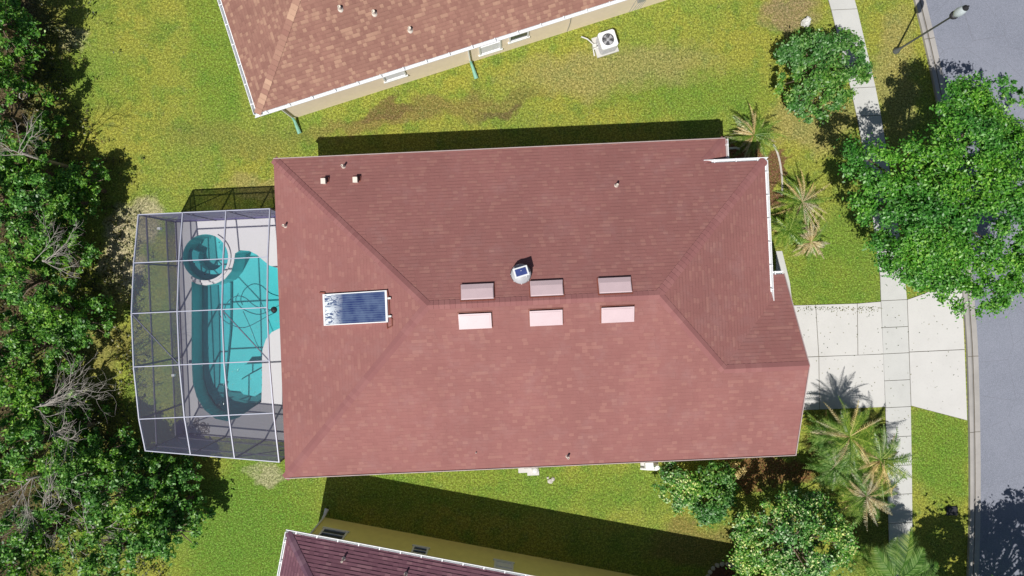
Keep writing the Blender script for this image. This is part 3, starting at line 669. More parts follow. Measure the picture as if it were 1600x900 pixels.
def ringseg(r0, r1, a0, a1, z0, z1, n=24):
    m = MB(); pts = [(spc[0] + r1 / S * math.cos(R(a)), spc[1] + r1 / S * math.sin(R(a))) for a in np.linspace(a0, a1, n)] + [(spc[0] + r0 / S * math.cos(R(a)), spc[1] + r0 / S * math.sin(R(a))) for a in np.linspace(a1, a0, n)]
    for i in range(n - 1): m.prism([pts[i], pts[i + 1], pts[2 * n - 2 - i], pts[2 * n - 1 - i]], z0, z1)
    return m
ringseg(20, 35.8, -205, 55, -.94, -.45).build('bench', TEALD, spa)
ringseg(36.2, 40, -125, 62, .05, .12).build('rim', DECK, spa)
for a in (40, 62, 15, -20, 120, 200, 250): m = MB(); m.lathe([(.03, 0), (.026, .012), (0, .014)], 8, (spc[0] + 28 / S * math.cos(R(a)), spc[1] + 28 / S * math.sin(R(a)), -.45)); m.build('jet_fitting', DARK, spa)
fill(SPA, [], -.05).build('water', WATER, spa)
# small deck things
t = thing('deck_ornament', 'small pale lacy wire ornament lying in the lower left deck corner', 'ornament')
m = MB(); rr_ = random.Random(3)
for k in range(26):
    x = 301 + rr_.random() * 26; y = 662 + rr_.random() * 12 - (6 if x < 312 else 0); v = P(x, y); a = rr_.random() * 6; r_ = .06 + rr_.random() * .06
    m.tube([v + Vector((r_ * math.cos(a + q), r_ * math.sin(a + q), .06 + .03 * math.sin(q * 2 + k))) for q in np.linspace(0, 6.0, 9)], .012, 5)
m.build('wire_loops', speck('tarnished_wire', (0.30, 0.27, 0.26), .3), t)

# ------------------------------------------------------------------ pool cage
cage = thing('pool_cage', 'white framed screen enclosure over the pool behind the house', 'pool cage')
XS = [-15.09, -13.28, -11.51, -9.72]; YL = [3.68, 1.69, -.33, -2.44, -4.55, -5.9]; ZL = [2.88, 3.34, 3.64, 3.66, 3.46, 3.12]
def cg(i, j, z=None):
    Y = YL[j]
    if j == 5: Y = -5.9 - .7 * (XS[i] + 15.09) / 5.37
    return L(XS[i], Y, ZL[j] if z is None else z)
m = MB()
for j in range(6):
    for i in range(3): m.bar(cg(i, j), cg(i + 1, j), .036, .07)
for i in range(4):
    for j in range(5): m.bar(cg(i, j) + Vector((0, 0, .003)), cg(i, j + 1) + Vector((0, 0, .003)), .04, .08)
m.build('roof_beam', FRAME, cage)
zz = Vector((0, 0, .02))
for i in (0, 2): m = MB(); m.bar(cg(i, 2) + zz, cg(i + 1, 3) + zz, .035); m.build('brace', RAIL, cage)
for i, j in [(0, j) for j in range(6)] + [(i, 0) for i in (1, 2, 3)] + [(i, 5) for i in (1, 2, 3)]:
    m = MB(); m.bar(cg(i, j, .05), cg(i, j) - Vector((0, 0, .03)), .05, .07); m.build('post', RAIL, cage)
for zc in (.06, .86, 2.35):
    m = MB()
    for j in range(5): m.bar(cg(0, j, zc), cg(0, j + 1, zc), .045, .06)
    for jj in (0, 5):
        for i in range(3): m.bar(cg(i, jj, zc), cg(i + 1, jj, zc), .045, .06)
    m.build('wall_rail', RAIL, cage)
m = MB()
for i in range(3):
    for j in range(5): m.face([cg(i, j), cg(i + 1, j), cg(i + 1, j + 1), cg(i, j + 1)])
m.build('roof_screen', SCR, cage)
m = MB(); m2 = MB(); m3 = MB(); m4 = MB()
def wallp(i0, j0, i1, j1):
    a, b = cg(i0, j0, .86), cg(i1, j1, .86); (m3 if j0 == j1 == 0 else m4 if j0 == j1 == 5 else m).face([a, b, cg(i1, j1), cg(i0, j0)]); m2.face([cg(i0, j0, .06), cg(i1, j1, .06), b, a])
for j in range(5): wallp(0, j, 0, j + 1)
for i in range(3): wallp(i, 0, i + 1, 0); wallp(i, 5, i + 1, 5)
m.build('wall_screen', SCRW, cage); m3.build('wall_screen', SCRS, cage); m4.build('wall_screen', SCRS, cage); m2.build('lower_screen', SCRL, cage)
# braces in the side walls
for a0, a1, jj in ((0, 1, 0), (3, 2, 0), (0, 1, 5), (3, 2, 5)):
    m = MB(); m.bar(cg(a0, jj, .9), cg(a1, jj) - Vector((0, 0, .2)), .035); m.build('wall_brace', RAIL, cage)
for px, py, lab in ((256, 358, 1), (271.5, 586, 2)):
    m = MB(); v = MH.inverted() @ P(px, py, .95 if lab == 2 else 1.3); m.box(-15.06, -14.93, v.y - .05, v.y + .05, (.95 if lab == 2 else 1.5), (1.06 if lab == 2 else 1.65), MH); m.build('lamp', WHITE, cage)

# ------------------------------------------------------------------ condenser and objects near walls
cpos = P(946, 72); t = thing('air_conditioner', 'square pale grey air conditioner with a round fan beside the top house', 'air conditioner', (cpos.x, cpos.y, 0), TA)
m = MB(); m.box(-.52, .50, -.42, .50, 0, .08); m.build('pad', CONC, t)
m = MB(); hs = .37
pts = [(-hs + .07, -hs), (hs - .07, -hs), (hs, -hs + .07), (hs, hs - .07), (hs - .07, hs), (-hs + .07, hs), (-hs, hs - .07), (-hs, -hs + .07)]
m.prism(pts, .1, .72); body = m.build('casing', WDIRT, t)
m = MB()
for k in range(9):
    z = .16 + k * .06
    for a, b in zip(pts, pts[1:] + pts[:1]): m.bar((a[0] * 1.01, a[1] * 1.01, z), (b[0] * 1.01, b[1] * 1.01, z), .012, .02)
m.build('louvre', GREYM, body)
m = MB(); n = 32
o8 = [(pts[int(k / 4)][0] + (pts[(int(k / 4) + 1) % 8][0] - pts[int(k / 4)][0]) * (k % 4) / 4, pts[int(k / 4)][1] + (pts[(int(k / 4) + 1) % 8][1] - pts[int(k / 4)][1]) * (k % 4) / 4) for k in range(32)]
for k in range(32):
    a, b = o8[k], o8[(k + 1) % 32]; t0 = math.atan2(a[1], a[0]); t1 = math.atan2(b[1], b[0]); rI = .27
    m.face([(a[0] * 1.03, a[1] * 1.03, .78), (b[0] * 1.03, b[1] * 1.03, .78), (rI * math.cos(t1), rI * math.sin(t1), .79), (rI * math.cos(t0), rI * math.sin(t0), .79)])
    m.face([(a[0] * 1.03, a[1] * 1.03, .70), (b[0] * 1.03, b[1] * 1.03, .70), (b[0] * 1.03, b[1] * 1.03, .78), (a[0] * 1.03, a[1] * 1.03, .78)])
m.build('top_panel', WHITE, t)
m = MB(); m.lathe([(0, .722), (.268, .722), (.268, .785)], 28); m.build('fan_well', DARK, t)
m = MB()
for k in range(4):
    a = k * math.pi / 2 + .5; c, s_ = math.cos(a), math.sin(a); m.face([(.04 * c, .04 * s_, .75), (.24 * math.cos(a - .35), .24 * math.sin(a - .35), .74), (.25 * math.cos(a + .3), .25 * math.sin(a + .3), .765)])
m.lathe([(.07, .74), (.07, .78), (0, .79)], 12); m.build('fan', GREYM, t)
m = MB()
for k in range(5): m.tube([((.06 + k * .05) * math.cos(q), (.06 + k * .05) * math.sin(q), .795) for q in np.linspace(0, 6.283, 25)], .004, 4, False)
for k in range(4): a = k * math.pi / 4; m.bar((.27 * math.cos(a), .27 * math.sin(a), .797), (-.27 * math.cos(a), -.27 * math.sin(a), .797), .008)
m.build('grille', GREYM, t)
m = MB(); m.tube([(-.37, .1, .3), (-.55, .15, .25), (-.75, .45, .3), (-1.0, .62, .35)], .03, 6); m.tube([(-.37, .0, .2), (-.6, -.02, .12), (-.62, -.3, .06)], .035, 6); m.box(-.62, -.46, .0, .14, .05, .35); m.build('pipe', WDIRT, t)
# small white pieces sticking out by the south wall
def whitebits(px, py, label, kind, cat, shape):
    v = P(px, py); t = thing(kind, label, cat, (v.x, v.y, 0), TH)
    if shape == 0:
        m = MB(); m.box(-.55, .35, -.02, .5, 0, .07); m.box(-.15, .38, -.16, .02, 0, .06); m.build('slab', CONC, t)
        m = MB(); m.lathe([(.16, .07), (.16, .5), (.10, .56), (0, .58)], 16, (.2, .2, 0)); m.tube([(.05, .25, .35), (-.3, .25, .35), (-.3, .45, .6)], .03, 6); m.build('filter_tank', WDIRT, t)
    else:
        m = MB(); m.box(-.45, .35, -.1, .4, 0, .08); m.build('slab', CONC, t)
        m = MB(); m.box(-.3, .05, .0, .3, .08, .45); m.lathe([(.1, .08), (.1, .6), (0, .62)], 14, (.2, .1, 0)); m.tube([(-.5, -.02, .2), (-.2, -.06, .2), (.2, -.04, .4), (.32, .1, .5)], .04, 6); m.build('pump', WHITE, t)
whitebits(829, 737, 'white pad and tank edge showing under the middle of the south eave', 'pool_filter', 'pool filter', 0)
whitebits(1016, 729, 'white pump and pad at the south eave beside the flowering shrub', 'pump_unit', 'pump', 1)
def rockm(mb, c, r, zs=.6, seed=0):
    rg = random.Random(seed); n1, n2 = 7, 5; base = len(mb.v)
    for a in range(n2 + 1):
        ph = math.pi * a / n2 - math.pi / 2
        for b in range(n1):
            t = 2 * math.pi * b / n1; q = r * (1 + rg.uniform(-.2, .2)); mb.v.append((c[0] + q * math.cos(ph) * math.cos(t), c[1] + q * math.cos(ph) * math.sin(t), c[2] + q * math.sin(ph) * zs))
    for a in range(n2):
        for b in range(n1): mb.f.append((base + a * n1 + b, base + a * n1 + (b + 1) % n1, base + (a + 1) * n1 + (b + 1) % n1, base + (a + 1) * n1 + b)); mb.m.append(0)
v = P(860, 752); m = MB(); rockm(m, (v.x, v.y, .03), .13, .5, 1); rockm(m, (v.x + .12, v.y + .1, .03), .09, .5, 2); rockm(m, (v.x - .12, v.y + .16, .02), .06, .5, 5); tag(m.build('rock', STONE), 'white stone on the grass south of the central house', 'rock')
v = P(1257, 38); m = MB(); rockm(m, (v.x, v.y, .12), .2, .8, 4); rockm(m, (v.x + .06, v.y + .14, .2), .14, .9, 9); tag(m.build('rock', WDIRT), 'white boulder just above the small tree near the street', 'rock')
# mailbox-like utility covers on the verge
v = P(1487, 798); m = MB(); m.box(-.25, .25, -.2, .2, 0, .05); uc = m.build('utility_cover', DARK); uc.location = (v.x, v.y, 0); tag(uc, 'grey utility cover in the shaded verge beside the kerb', 'utility cover')  # dark material puts the tree's shade into a grey cover
# stone ring and mulch bed near the bottom house
cx, cy = q2(1132, 908); m = MB()
m.lathe([(0, .03), (.72, .03), (.76, .0)], 24, (cx, cy, 0)); bed = m.build('planting_bed', MULCH); tag(bed, 'round red mulch bed edged by pale stones at the bottom', 'planting bed')
for k in range(22):
    a = 2 * math.pi * k / 22; m = MB(); rockm(m, (0, 0, 0), .11, .7, k); s_ = m.build('edging_stone', STONE); s_.location = (cx + .8 * math.cos(a), cy + .8 * math.sin(a), .04)
    tag(s_, 'pale stone in the ring edging the round mulch bed at the bottom', 'stone', 'stones edging the round bed')
# curved white edging of the entry bed
m = MB(); ed = smooth([(1208.,226.),(1214.,238.),(1219.,258.),(1222.,285.),(1221.,305.)], 6); pts = [Vector((*q2(*p), .03)) for p in ed]; m.tube(pts, .045, 6); tag(m.build('bed_edging', STONE), 'curved pale edging strip of the entry planting bed', 'edging')
# downspout extension by the entry
m = MB(); m.tube([P(1137, 232, .05), P(1150, 231, .05), P(1156, 233, .04)], .05, 8); tag(m.build('drain_pipe', WDIRT), 'short pale drain pipe at the front corner under the palm', 'drain pipe')

# ------------------------------------------------------------------ street lamp
b0 = P(1399.5, 80); t = thing('street_lamp', 'tall dark street lamp with a pale acorn globe leaning over the verge view', 'street lamp', (b0.x, b0.y, 0))
t['label'] = 'dark pole street lamp with a pale globe on the verge by the kerb'
m = MB(); m.lathe([(.14, 0), (.14, .12), (.08, .2), (.045, .5), (.035, 3.55), (.07, 3.6), (0, 3.6)], 14); m.build('pole', speck('grey_green_pole', (0.10, 0.11, 0.11), .15, rough=.45), t, True)
m = MB(); m.lathe([(.04, 3.6), (.14, 3.68), (.17, 3.78), (.14, 3.84), (0, 3.84)], 18); m.build('fitter', DARK, t, True)
gg = N('acorn_globe'); gg.base((.50, .56, .58), .12, .6); GLOBE = gg.m
m = MB(); m.lathe([(.12, 3.84), (.17, 3.96), (.18, 4.08), (.15, 4.28), (.09, 4.38)], 20); m.build('globe', GLOBE, t, True)
m = MB(); m.lathe([(.11, 4.38), (.12, 4.4), (.05, 4.46), (.035, 4.55), (0, 4.6)], 14); m.build('finial', DARK, t, True)

# ------------------------------------------------------------------ foliage
def leaves(cent, nrm_, size, asp=.55, curl=.0):
    n = len(cent); a = rs.normal(size=(n, 3)); nrm_ = nrm_ / np.linalg.norm(nrm_, axis=1, keepdims=True)
    u = np.cross(nrm_, a); u /= np.linalg.norm(u, axis=1, keepdims=True) + 1e-9; v = np.cross(nrm_, u)
    sz = (size * (0.65 + .7 * rs.rand(n)))[:, None]
    p = np.stack([cent - u * sz, cent - v * sz * asp + u * sz * .1, cent + u * sz, cent + v * sz * asp + u * sz * .1], 1).reshape(-1, 3)
    return p, np.arange(n * 4).reshape(-1, 4)
def clump_leaves(cs, rad, nper, size, up=.9, flat=.75):
    cs = np.array(cs); k = len(cs); rad = np.broadcast_to(rad, (k,)); tot = k * nper
    d = rs.normal(size=(tot, 3)); d /= np.linalg.norm(d, axis=1, keepdims=True); d[:, 2] = np.where(d[:, 2] < -.2, -d[:, 2] * .8, d[:, 2])
    rr = np.abs(rs.normal(size=tot)) * .55 + .15 ; c = np.repeat(cs, nper, 0); r = np.repeat(rad, nper)
    pos = c + d * (rr * r)[:, None] * np.array([1, 1, flat]); nr = d * .7 + rs.normal(size=(tot, 3)) * .55 + np.array([0, 0, up])
    return leaves(pos, nr, size)
def crown_clumps(rx, ry, z0, z1, n, shape=None, seed=0, bumpy=.25):
    r = np.random.RandomState(seed); out = []; lob = [(r.uniform(0, 6.28), r.uniform(.06, .16), int(r.randint(2, 6))) for _ in range(4)]
    while len(out) < n:
        a = r.uniform(0, 2 * math.pi); q = math.sqrt(r.rand()); edge = 1 + sum(A_ * math.sin(k * a + p_) for p_, A_, k in lob)
        x = rx * q * edge * math.cos(a); y = ry * q * edge * math.sin(a)
        dome = math.sqrt(max(0.0, 1 - q * q)); z = z0 + (z1 - z0) * (dome * (1 - bumpy * r.rand()) if r.rand() < .8 else dome * r.rand() * .8)
        out.append((x, y, z))
    return out
def branches(tips, top_of_trunk, base, r0, mb, maxn=30, seed=0):
    rg = random.Random(seed); top = Vector(top_of_trunk); base = Vector(base); mid = base.lerp(top, .5) + Vector((rg.uniform(-.1, .1), rg.uniform(-.1, .1), 0))
    mb.tube([base - Vector((0, 0, .1)), base + Vector((0, 0, .15)), mid, top], [r0 * 1.4, r0, r0 * .85, r0 * .7], 8)
    sel = rg.sample(tips, min(maxn, len(tips)))
    for tp in sel:
        tp = Vector(tp); s_ = mid.lerp(top, rg.random()); m1 = s_.lerp(tp, .5) + Vector((rg.uniform(-.2, .2), rg.uniform(-.2, .2), rg.uniform(.0, .35)))
        mb.tube([s_, m1, tp], [r0 * .42, r0 * .25, r0 * .08], 5, False)
def inpoly(x, y, pg):
    c = False; n = len(pg)
    for i in range(n):
        (x1, y1), (x2, y2) = pg[i], pg[i - 1]
        if (y1 > y) != (y2 > y) and x < (x2 - x1) * (y - y1) / (y2 - y1) + x1: c = not c
    return c
def tree(kind, label, cat, px, py, hmid, rx, ry, z0, z1, nclump, crad, nper, lsize, mat, seed, group=None, trunk=.14, extra=None, poly=None):
    c = P(px, py, hmid); t = thing(kind, label, cat, (c.x, c.y, 0), 0, group)
    cl = crown_clumps(rx, ry, z0, z1, nclump * (1 if not poly else 2), seed=seed)
    def ok(q):
        k = S / (1 - q[2] / H); return inpoly(800 + (c.x + q[0]) * k, 450 - (c.y + q[1]) * k, poly)
    if poly: cl = [q for q in cl if ok(q)][:nclump]
    r = np.random.RandomState(seed + 100); rad = crad * (.6 + .8 * r.rand(len(cl)))
    fr_ = []
    while len(fr_) < nclump // 3:
        a = r.uniform(0, 6.283); q = r.uniform(.95, 1.2); fr_.append((rx * q * math.cos(a), ry * q * math.sin(a), z0 + (z1 - z0) * r.uniform(0, .45)))
        if poly and not ok(fr_[-1]): fr_.pop(); nclump -= 1
    p, f = clump_leaves(cl, rad, nper, lsize); p2, f2 = clump_leaves(fr_, crad * .5 * (.4 + 1.1 * r.rand(len(fr_))), max(14, nper // 4), lsize)
    rawmesh('crown', np.vstack([p, p2]), np.vstack([f, f2 + len(p)]), mat, t)
    m = MB(); branches(cl, (0, 0, z0 + (z1 - z0) * .35), (0, 0, 0), trunk, m, seed=seed); m.build('trunk', BARK, t, True)
    return t
# street oak (big), with a southern lobe over the apron
tree('street_tree', 'huge bright green street tree spreading over the kerb and road', 'tree', 1490, 300, 4.6, 4.7, 5.0, 2.8, 6.2, 420, .38, 270, .06, OAK, 3, trunk=.2,
     poly=[(1332,225),(1358,232),(1392,232),(1442,222),(1468,170),(1484,138),(1512,118),(1560,120),(1620,108),(1720,200),(1720,420),(1615,425),(1575,470),(1525,492),(1488,488),(1458,452),(1400,432),(1350,385),(1338,330),(1318,272)])
tree('small_tree', 'small dark green tree over the sidewalk near the street lamp', 'tree', 1287, 112, 1.7, 2.25, 2.35, .9, 2.3, 150, .26, 130, .064, SHRUBG, 14, trunk=.09,
     poly=[(1214,84),(1228,62),(1262,50),(1296,62),(1325,46),(1352,72),(1362,100),(1356,130),(1330,146),(1312,158),(1304,178),(1264,190),(1238,170),(1216,146),(1210,112)])
tree('flowering_tree', 'round tree covered in pale blossoms at the bottom, nearest the rock ring', 'tree', 1243, 852, 2.6, 2.9, 2.8, 1.0, 3.7, 210, .27, 190, .058, FLOWER, 25, trunk=.12,
     poly=[(1142,960),(1148,850),(1144,812),(1176,794),(1215,776),(1252,764),(1295,782),(1326,822),(1338,862),(1325,960)])
tree('flowering_shrub', 'pale flowered shrub touching the south eave, left of a green shrub', 'shrub', 1062, 756, .9, .95, .95, .4, 1.5, 36, .27, 200, .06, FLOWER, 31, trunk=.05)
tree('leafy_shrub', 'bright green shrub between the pale flowered shrub and blossom tree', 'shrub', 1115, 770, 1.0, 1.0, 1.2, .4, 1.7, 40, .28, 200, .07, SHRUBG, 37, trunk=.05)
tree('street_tree', 'tree at the lower right corner casting a ragged shadow on the road', 'tree', 1690, 1110, 5.5, 4.0, 3.6, 3.6, 6.8, 150, .62, 120, .10, OAK, 45, trunk=.2)
tree('street_tree', 'tree below the frame casting a ragged shadow on the verge', 'tree', 1520, 1062, 4.2, 2.0, 2.0, 3.0, 5.2, 60, .55, 120, .10, OAK, 47, trunk=.14)

# palms
def frond(V, F, V2, base, az, length, droop, rise, wdt, nleaf=22, rg=rnd, T=None):
    pts = []; d = Vector((math.cos(az), math.sin(az), 0)); cv = Vector((-d.y, d.x, 0)) * rg.uniform(-.28, .28) * length
    for k in range(10):
        s = k / 9; pts.append(base + d * length * (s * (1 - .12 * s * droop)) + Vector((0, 0, rise * length * s - droop * length * s * s)) + cv * s * s)
    side = Vector((-d.y, d.x, 0))
    for k in range(nleaf):
        s = .12 + .88 * k / (nleaf - 1); i = min(8, int(s * 9)); p = pts[i].lerp(pts[i + 1], s * 9 - i)
        ln = wdt * math.sin(math.pi * (s * .82 + .14)) * (1 + rg.uniform(-.15, .15)); 
        for sd in (-1, 1):
            tip = p + (side * sd * .78 + d * .62).normalized() * ln + Vector((0, 0, -ln * .35 + rg.uniform(-.03, .03))); w_ = d * .014
            mid = p.lerp(tip, .5) + Vector((0, 0, ln * .1)); i0 = len(V); V += [p - w_, mid - w_, tip, mid + w_, p + w_]; F.append((i0, i0 + 1, i0 + 3, i0 + 4)); F.append((i0 + 1, i0 + 2, i0 + 3))
    return pts
def palm(px, py, h, length, nf, dry, label, seed, wdt=.19, group='palms around the central house', rise=.35, droop=.55):
    nf = int(nf * 1.35) if wdt < .5 else nf; nl = 19 if wdt < .5 else 42; wdt = min(wdt, .26) if wdt < .5 else wdt
    rg = random.Random(seed); c = P(px, py, h); t = thing('palm', label, 'palm', (c.x, c.y, 0), rg.uniform(0, 6), group)
    V, F, V2, F2 = [], [], [], []; R1 = MB(); R2 = MB(); top = Vector((0, 0, h))
    for k in range(nf):
        az = k * 2.399 + rg.uniform(-.15, .15); isd = rg.random() < dry; f = k / nf
        ln = length * rg.uniform(.6, 1.15); dr = droop * (1.25 - .7 * f) * rg.uniform(.8, 1.2); rs_ = rise * (.3 + 1.3 * f)
        pts = frond(V2 if isd else V, F2 if isd else F, None, top + Vector((0, 0, .1 * f)), az, ln, dr, rs_, wdt * (.6 if isd else 1), nleaf=nl, rg=rg)
        (R2 if isd else R1).tube(pts, [.020 - .0016 * q for q in range(10)], 4, False)
    def mk(V, F, Rm, name, mat):
        if not F: return
        i0 = len(Rm.v); Rm.v += [tuple(v) for v in V]; Rm.f += [tuple(i0 + i for i in f) for f in F]; Rm.m += [0] * len(F); Rm.build(name, mat, t)
    mk(V, F, R1, 'green_fronds', PALMG); mk(V2, F2, R2, 'dry_fronds', PALMT)
    m = MB(); m.tube([(0, 0, -.05), (.03, .02, h * .5), (0, 0, h)], [.12, .09, .10], 8); m.build('trunk', BARK, t, True)
palm(1177, 212, 1.0, 1.25, 34, .5, 'yellowish palm at the front corner above the entry bed', 1)
palm(1252, 316, .9, 1.35, 40, .55, 'dry fringed palm east of the front eave, middle of the three', 2)
palm(1232, 360, 1.1, 1.0, 26, .25, 'greener small palm next to the front eave above the driveway', 3)
palm(1266, 378, .7, .95, 32, .6, 'tan fringed palm on the lawn, lowest of the front three', 4)
palm(1326, 682, 2.1, 1.6, 44, .32, 'palm just below the driveway, topmost of the lower cluster', 5, .38)
palm(1374, 718, 1.7, 1.5, 40, .35, 'palm leaning over the sidewalk below the driveway', 6, .36)
palm(1303, 730, 1.4, 1.3, 34, .2, 'dark green palm nearest the garage corner', 7, .36)
palm(1352, 774, 1.7, 1.5, 40, .38, 'dry centred palm in the lower cluster, above the blossom tree', 8, .36)
palm(1290, 678, 1.2, 1.0, 28, .2, 'small palm tucked between garage and driveway', 12, .3)
palm(1345, 705, 1.5, 1.2, 30, .25, 'palm in the heart of the lower cluster, between the four others', 15, .34)
palm(1330, 745, 1.2, 1.1, 28, .15, 'green palm in the lower cluster, left of the dry centred one', 16, .34)
palm(1398, 905, 2.6, 2.1, 30, .02, 'large feathery palm at the bottom beside the sidewalk', 9, .62, rise=.45, droop=.5)
# dry grass clump near eave
tree('leafy_shrub', 'low twiggy shrub under the south eave near the garage corner', 'shrub', 1148, 738, .6, .55, .3, .2, .9, 12, .2, 90, .05, PALMT, 52, trunk=.03)

# woods to the west : prototypes, then copies
def wood_proto(seed, rx, ry, z0, z1, n, crad, nper, ls=.085):
    t = thing('woodland_tree', 'x', 'tree', (0, 0, 0), 0, 'trees of the wood along the left side')
    cl = crown_clumps(rx, ry, z0, z1, n, seed=seed, bumpy=.6); r = np.random.RandomState(seed + 100); rad = crad * (.45 + 1.0 * r.rand(len(cl)))
    p, f = clump_leaves(cl, rad, nper, ls, up=.7); rawmesh('crown', p, f, WOODG, t)
    m = MB(); branches(cl, (0, 0, z0 + (z1 - z0) * .3), (0, 0, 0), .11, m, 26, seed); m.build('trunk', BARK, t, True); return t
protos = [wood_proto(61, 1.45, 1.5, 1.2, 4.2, 54, .25, 130, .068), wood_proto(62, 1.25, 1.1, .9, 3.4, 38, .25, 130, .066), wood_proto(63, 1.75, 1.55, 1.6, 5.0, 64, .27, 130, .07), wood_proto(64, 1.0, 1.1, .5, 2.2, 32, .22, 110, .07)]
hgt_ = [3.6, 2.8, 4.4, 1.8]
# px, py (crown in the photo), prototype, scale, label
woods = [(38, 300, 0, 1.0, 'bushy woodland tree north west of the cage, below the pots'), (80, 318, 1, .9, 'bright woodland tree whose right side meets the lawn shadow'),
 (20, 352, 2, .9, 'tall woodland tree at the left edge level with the cage top'), (62, 385, 1, 1.0, 'woodland tree just above the grey dead branches left of the spa'),
 (15, 440, 0, .9, 'leafy woodland tree at the left edge level with the spa'), (60, 492, 0, .95, 'light green woodland tree left of the middle of the pool cage'),
 (100, 512, 1, .9, 'woodland tree reaching toward the cage at mid height'), (25, 545, 2, .8, 'tall woodland tree at the left edge level with the pool middle'),
 (20, 625, 1, 1.1, 'woodland tree left of the large grey dead branches'), (28, 700, 0, 1.0, 'woodland tree at the left edge below the large dead branches'),
 (85, 742, 0, .95, 'leafy woodland tree directly below the large dead branches'), (135, 728, 1, 1.0, 'bright woodland tree below left of the cage corner'),
 (165, 790, 0, 1.0, 'woodland tree below the cage corner, second row from the lawn'), (218, 772, 1, 1.0, 'leafy woodland tree beside the lawn below the cage'),
 (40, 850, 2, .85, 'tall woodland tree in the bottom left corner'), (150, 875, 0, 1.0, 'woodland tree at the bottom edge, left of the brown gap'),
 (225, 850, 1, 1.15, 'bushy tree at the bottom edge where the wood meets the lawn'), (5, 255, 1, 1.0, 'partly hidden tree at the left edge beside pale twigs'),
 (-38, 80, 0, .8, 'green tree clipped by the left edge beside the round pots'), (-15, 20, 1, .7, 'green tree in the top left corner'),
 (100, 670, 3, 1.0, 'low leafy sapling beside the large grey dead branches'), (285, 745, 3, .8, 'round dark green bush on the lawn under the cage corner'), (242, 722, 3, .75, 'dark green bush touching the lower left cage corner'),
 (105, 285, 1, .85, 'wispy woodland tree casting the dark feathery shadow on the upper lawn'), (262, 800, 3, 1.1, 'low bush bordering the lawn at the bottom left'), (200, 715, 3, .6, 'small bush left of the lower cage corner'), (60, 200, 3, .8, 'low green sapling below the two round pots'),
 (-75, 560, 2, 1.0, 'a tree beyond the left edge'), (-110, 330, 2, 1.1, 'b'), (-80, 150, 2, 1.0, 'c'), (-80, 0, 2, 1.0, 'd'), (60, -110, 0, .9, 'e'), (-90, 740, 2, 1.0, 'f'), (-40, 900, 2, 1.0, 'g')]
used = set(); rw = random.Random(5)
off = ['tree past the left edge whose shade falls among the wood', ]
for k, (px, py, pi, sc_, lab) in enumerate(woods):
    src = protos[pi]
    if pi in used: o = copy_tree(src)
    else: o = src; used.add(pi)
    c = P(px, py, hgt_[pi] * sc_); o.location = (c.x, c.y, 0); o.rotation_euler = (0, 0, rw.uniform(0, 6.28)); o.scale = (sc_, sc_, sc_)
    if len(lab) < 3 or 'beyond' in lab: lab = 'green woodland tree standing past the left border, shading the wood floor'
    o['label'] = lab
    if pi == 3: o['category'] = 'bush'; o.name = 'woodland_bush'; o['group'] = 'bushes at the edge of the wood'
# dead branches
def dead(px, py, h, spread, az, n, label, seed, fan=1.2):
    rg = random.Random(seed); c = P(px, py, h); t = thing('dead_tree', label, 'dead tree', (c.x, c.y, 0), 0, 'bare dead trees in the wood')
    m = MB(); m.tube([(0, 0, -.1), (.05, 0, h * .5), (0, .05, h * .8)], [.09, .07, .05], 7); tk = m
    m2 = MB()
    def grow(p, d, ln, r, lvl):
        pts = [p]; q = p
        for k in range(4):
            d = (d + Vector((rg.uniform(-.28, .28), rg.uniform(-.28, .28), rg.uniform(-.12, .14)))).normalized(); q = q + d * ln / 4; pts.append(q)
        m2.tube(pts, [r, r * .85, r * .7, r * .55, r * .35], 5, False)
        if lvl:
            for k in range(4 if lvl > 1 else 3):
                s_ = pts[rg.randint(1, 4)]; a = rg.uniform(.2, .6) * rg.choice((-1, 1)); dd = Matrix.Rotation(a, 3, 'Z') @ d; grow(s_, dd, ln * rg.uniform(.45, .75), r * .6, lvl - 1)
    for k in range(n):
        a = az + rg.uniform(-fan, fan); grow(Vector((0, .0, h * rg.uniform(.7, .95))), Vector((math.cos(a), math.sin(a), rg.uniform(0, .35))), spread * rg.uniform(.9, 1.35), .017, 2 if rg.random() < .5 else 3)
    m.build('trunk', DEADW, t, True); m2.build('bare_branches', DEADW, t)
dead(42, 640, 3.6, 1.6, .25, 7, 'pale bare fan of dead branches left of the lower cage, the largest', 1, .7)
dead(45, 408, 3.7, 1.1, .1, 4, 'grey dead branches between green crowns left of the spa', 2, .8)
dead(12, 235, 3.6, 1.1, 1.5, 5, 'pale bare twigs at the left edge below the pots', 3, 1.6)
dead(60, 815, 3.4, 1.3, .6, 6, 'thin bare branches in the dark gap at the bottom left', 4, 1.6)
dead(20, 760, 3.6, 1.2, 4.6, 5, 'bare branches drooping at the left edge near the bottom', 5, 1.4)
dead(130, 835, 3.1, 1.1, .8, 5, 'tangled bare twigs left of the brown gap at the bottom', 6, 1.7)
dead(60, 690, 3.5, 1.0, .5, 4, 'short bare branches just under the large dead fan', 7, 1.0)
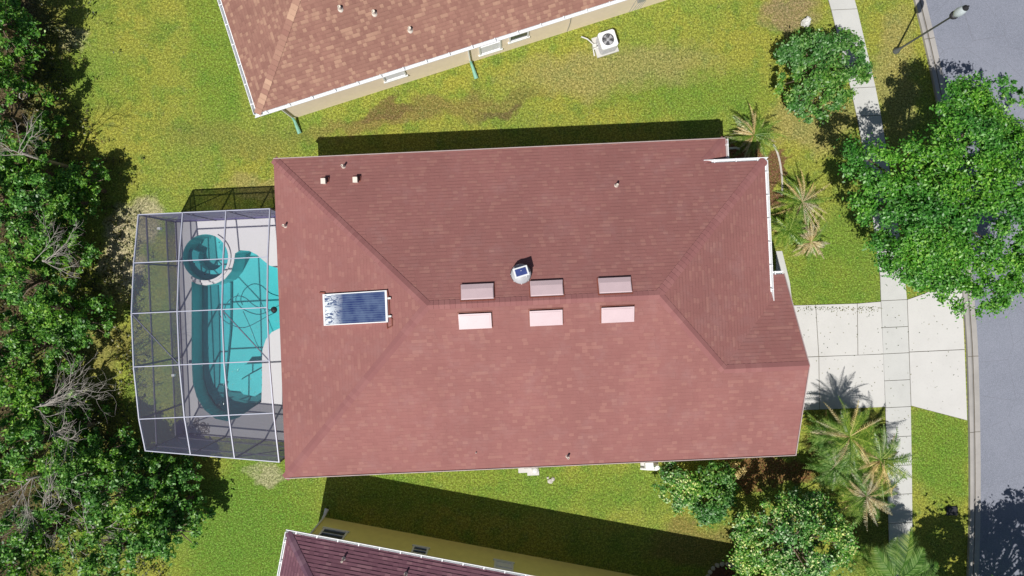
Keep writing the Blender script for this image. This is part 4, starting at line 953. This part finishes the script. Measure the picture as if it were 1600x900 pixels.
# undergrowth of leaves and litter tufts: nobody could count it
n = 16000; xs = rs.uniform(-27, -15.6, n); ys_ = rs.uniform(-15, 14, n)
nz_ = np.sin(xs * 1.3 + 1) * np.cos(ys_ * .9) + .6 * np.sin(xs * 3.1 + ys_ * 2.3) + rs.normal(size=n) * .5
lim = -17.0 - 1.6 * (ys_ > 6) - .8 * (ys_ > 2) - .15 * np.sin(ys_ * 1.7)
lim = np.where(ys_ < -7.5, -14.2 - .12 * np.abs(ys_ + 10), lim)
keep = (nz_ > 0) & (xs < lim + rs.normal(size=n) * .5); xs, ys_ = xs[keep], ys_[keep]
cl = np.stack([xs, ys_, rs.rand(len(xs)) ** 2 * .35 + .05], 1); p, f = clump_leaves(cl, .12, 5, .055)
o = rawmesh('undergrowth', p, f, UNDER); o['kind'] = 'stuff'; o['label'] = 'low leafy undergrowth and litter on the wood floor'
# round pots in the wood clearing
for px, py, r_, lab, mt in ((35, 76, .19, 'round pale rimmed pot in the dark clearing, the topmost', WDIRT), (33, 131, .23, 'larger pale rimmed pot above a smaller one at the wood edge', STONE), (36, 149, .18, 'smaller rimmed pot directly below the larger one', STONE)):
    c = P(px, py, .3); t = thing('plant_pot', lab, 'pot', (c.x, c.y, 0), 0, 'round pots in the clearing')
    m = MB(); m.lathe([(r_ * .75, 0), (r_ * .95, .28)], 20); m.lathe([(0, .2), (r_ * .9, .2)], 20); m.build('pot_body', BARK, t, True)
    m = MB(); m.tube([(r_ * math.cos(q), r_ * math.sin(q), .29) for q in np.linspace(0, 6.283, 25)], .018, 6, False); m.build('rim', mt, t)

# fallen leaves blown along the top edge of the driveway and over the walks: nobody could count them
n = 420; px_ = rs.uniform(1245, 1378, n); py_ = 479 + np.abs(rs.normal(size=n)) * 5
px_[:140] = rs.uniform(1250, 1500, 140); py_[:140] = rs.uniform(480, 640, 140)
px_[140:200] = rs.uniform(1385, 1420, 60); py_[140:200] = rs.uniform(640, 800, 60)
pts = np.array([[(a - 800) / S, (450 - b) / S, .042] for a, b in zip(px_, py_)])
p, f = leaves(pts, rs.normal(size=(n, 3)) * .15 + np.array([0, 0, 1.0]), .028)
o = rawmesh('fallen_leaves', p, f, UNDER); o['kind'] = 'stuff'; o['label'] = 'scattered brown leaf litter on the driveway and walk'
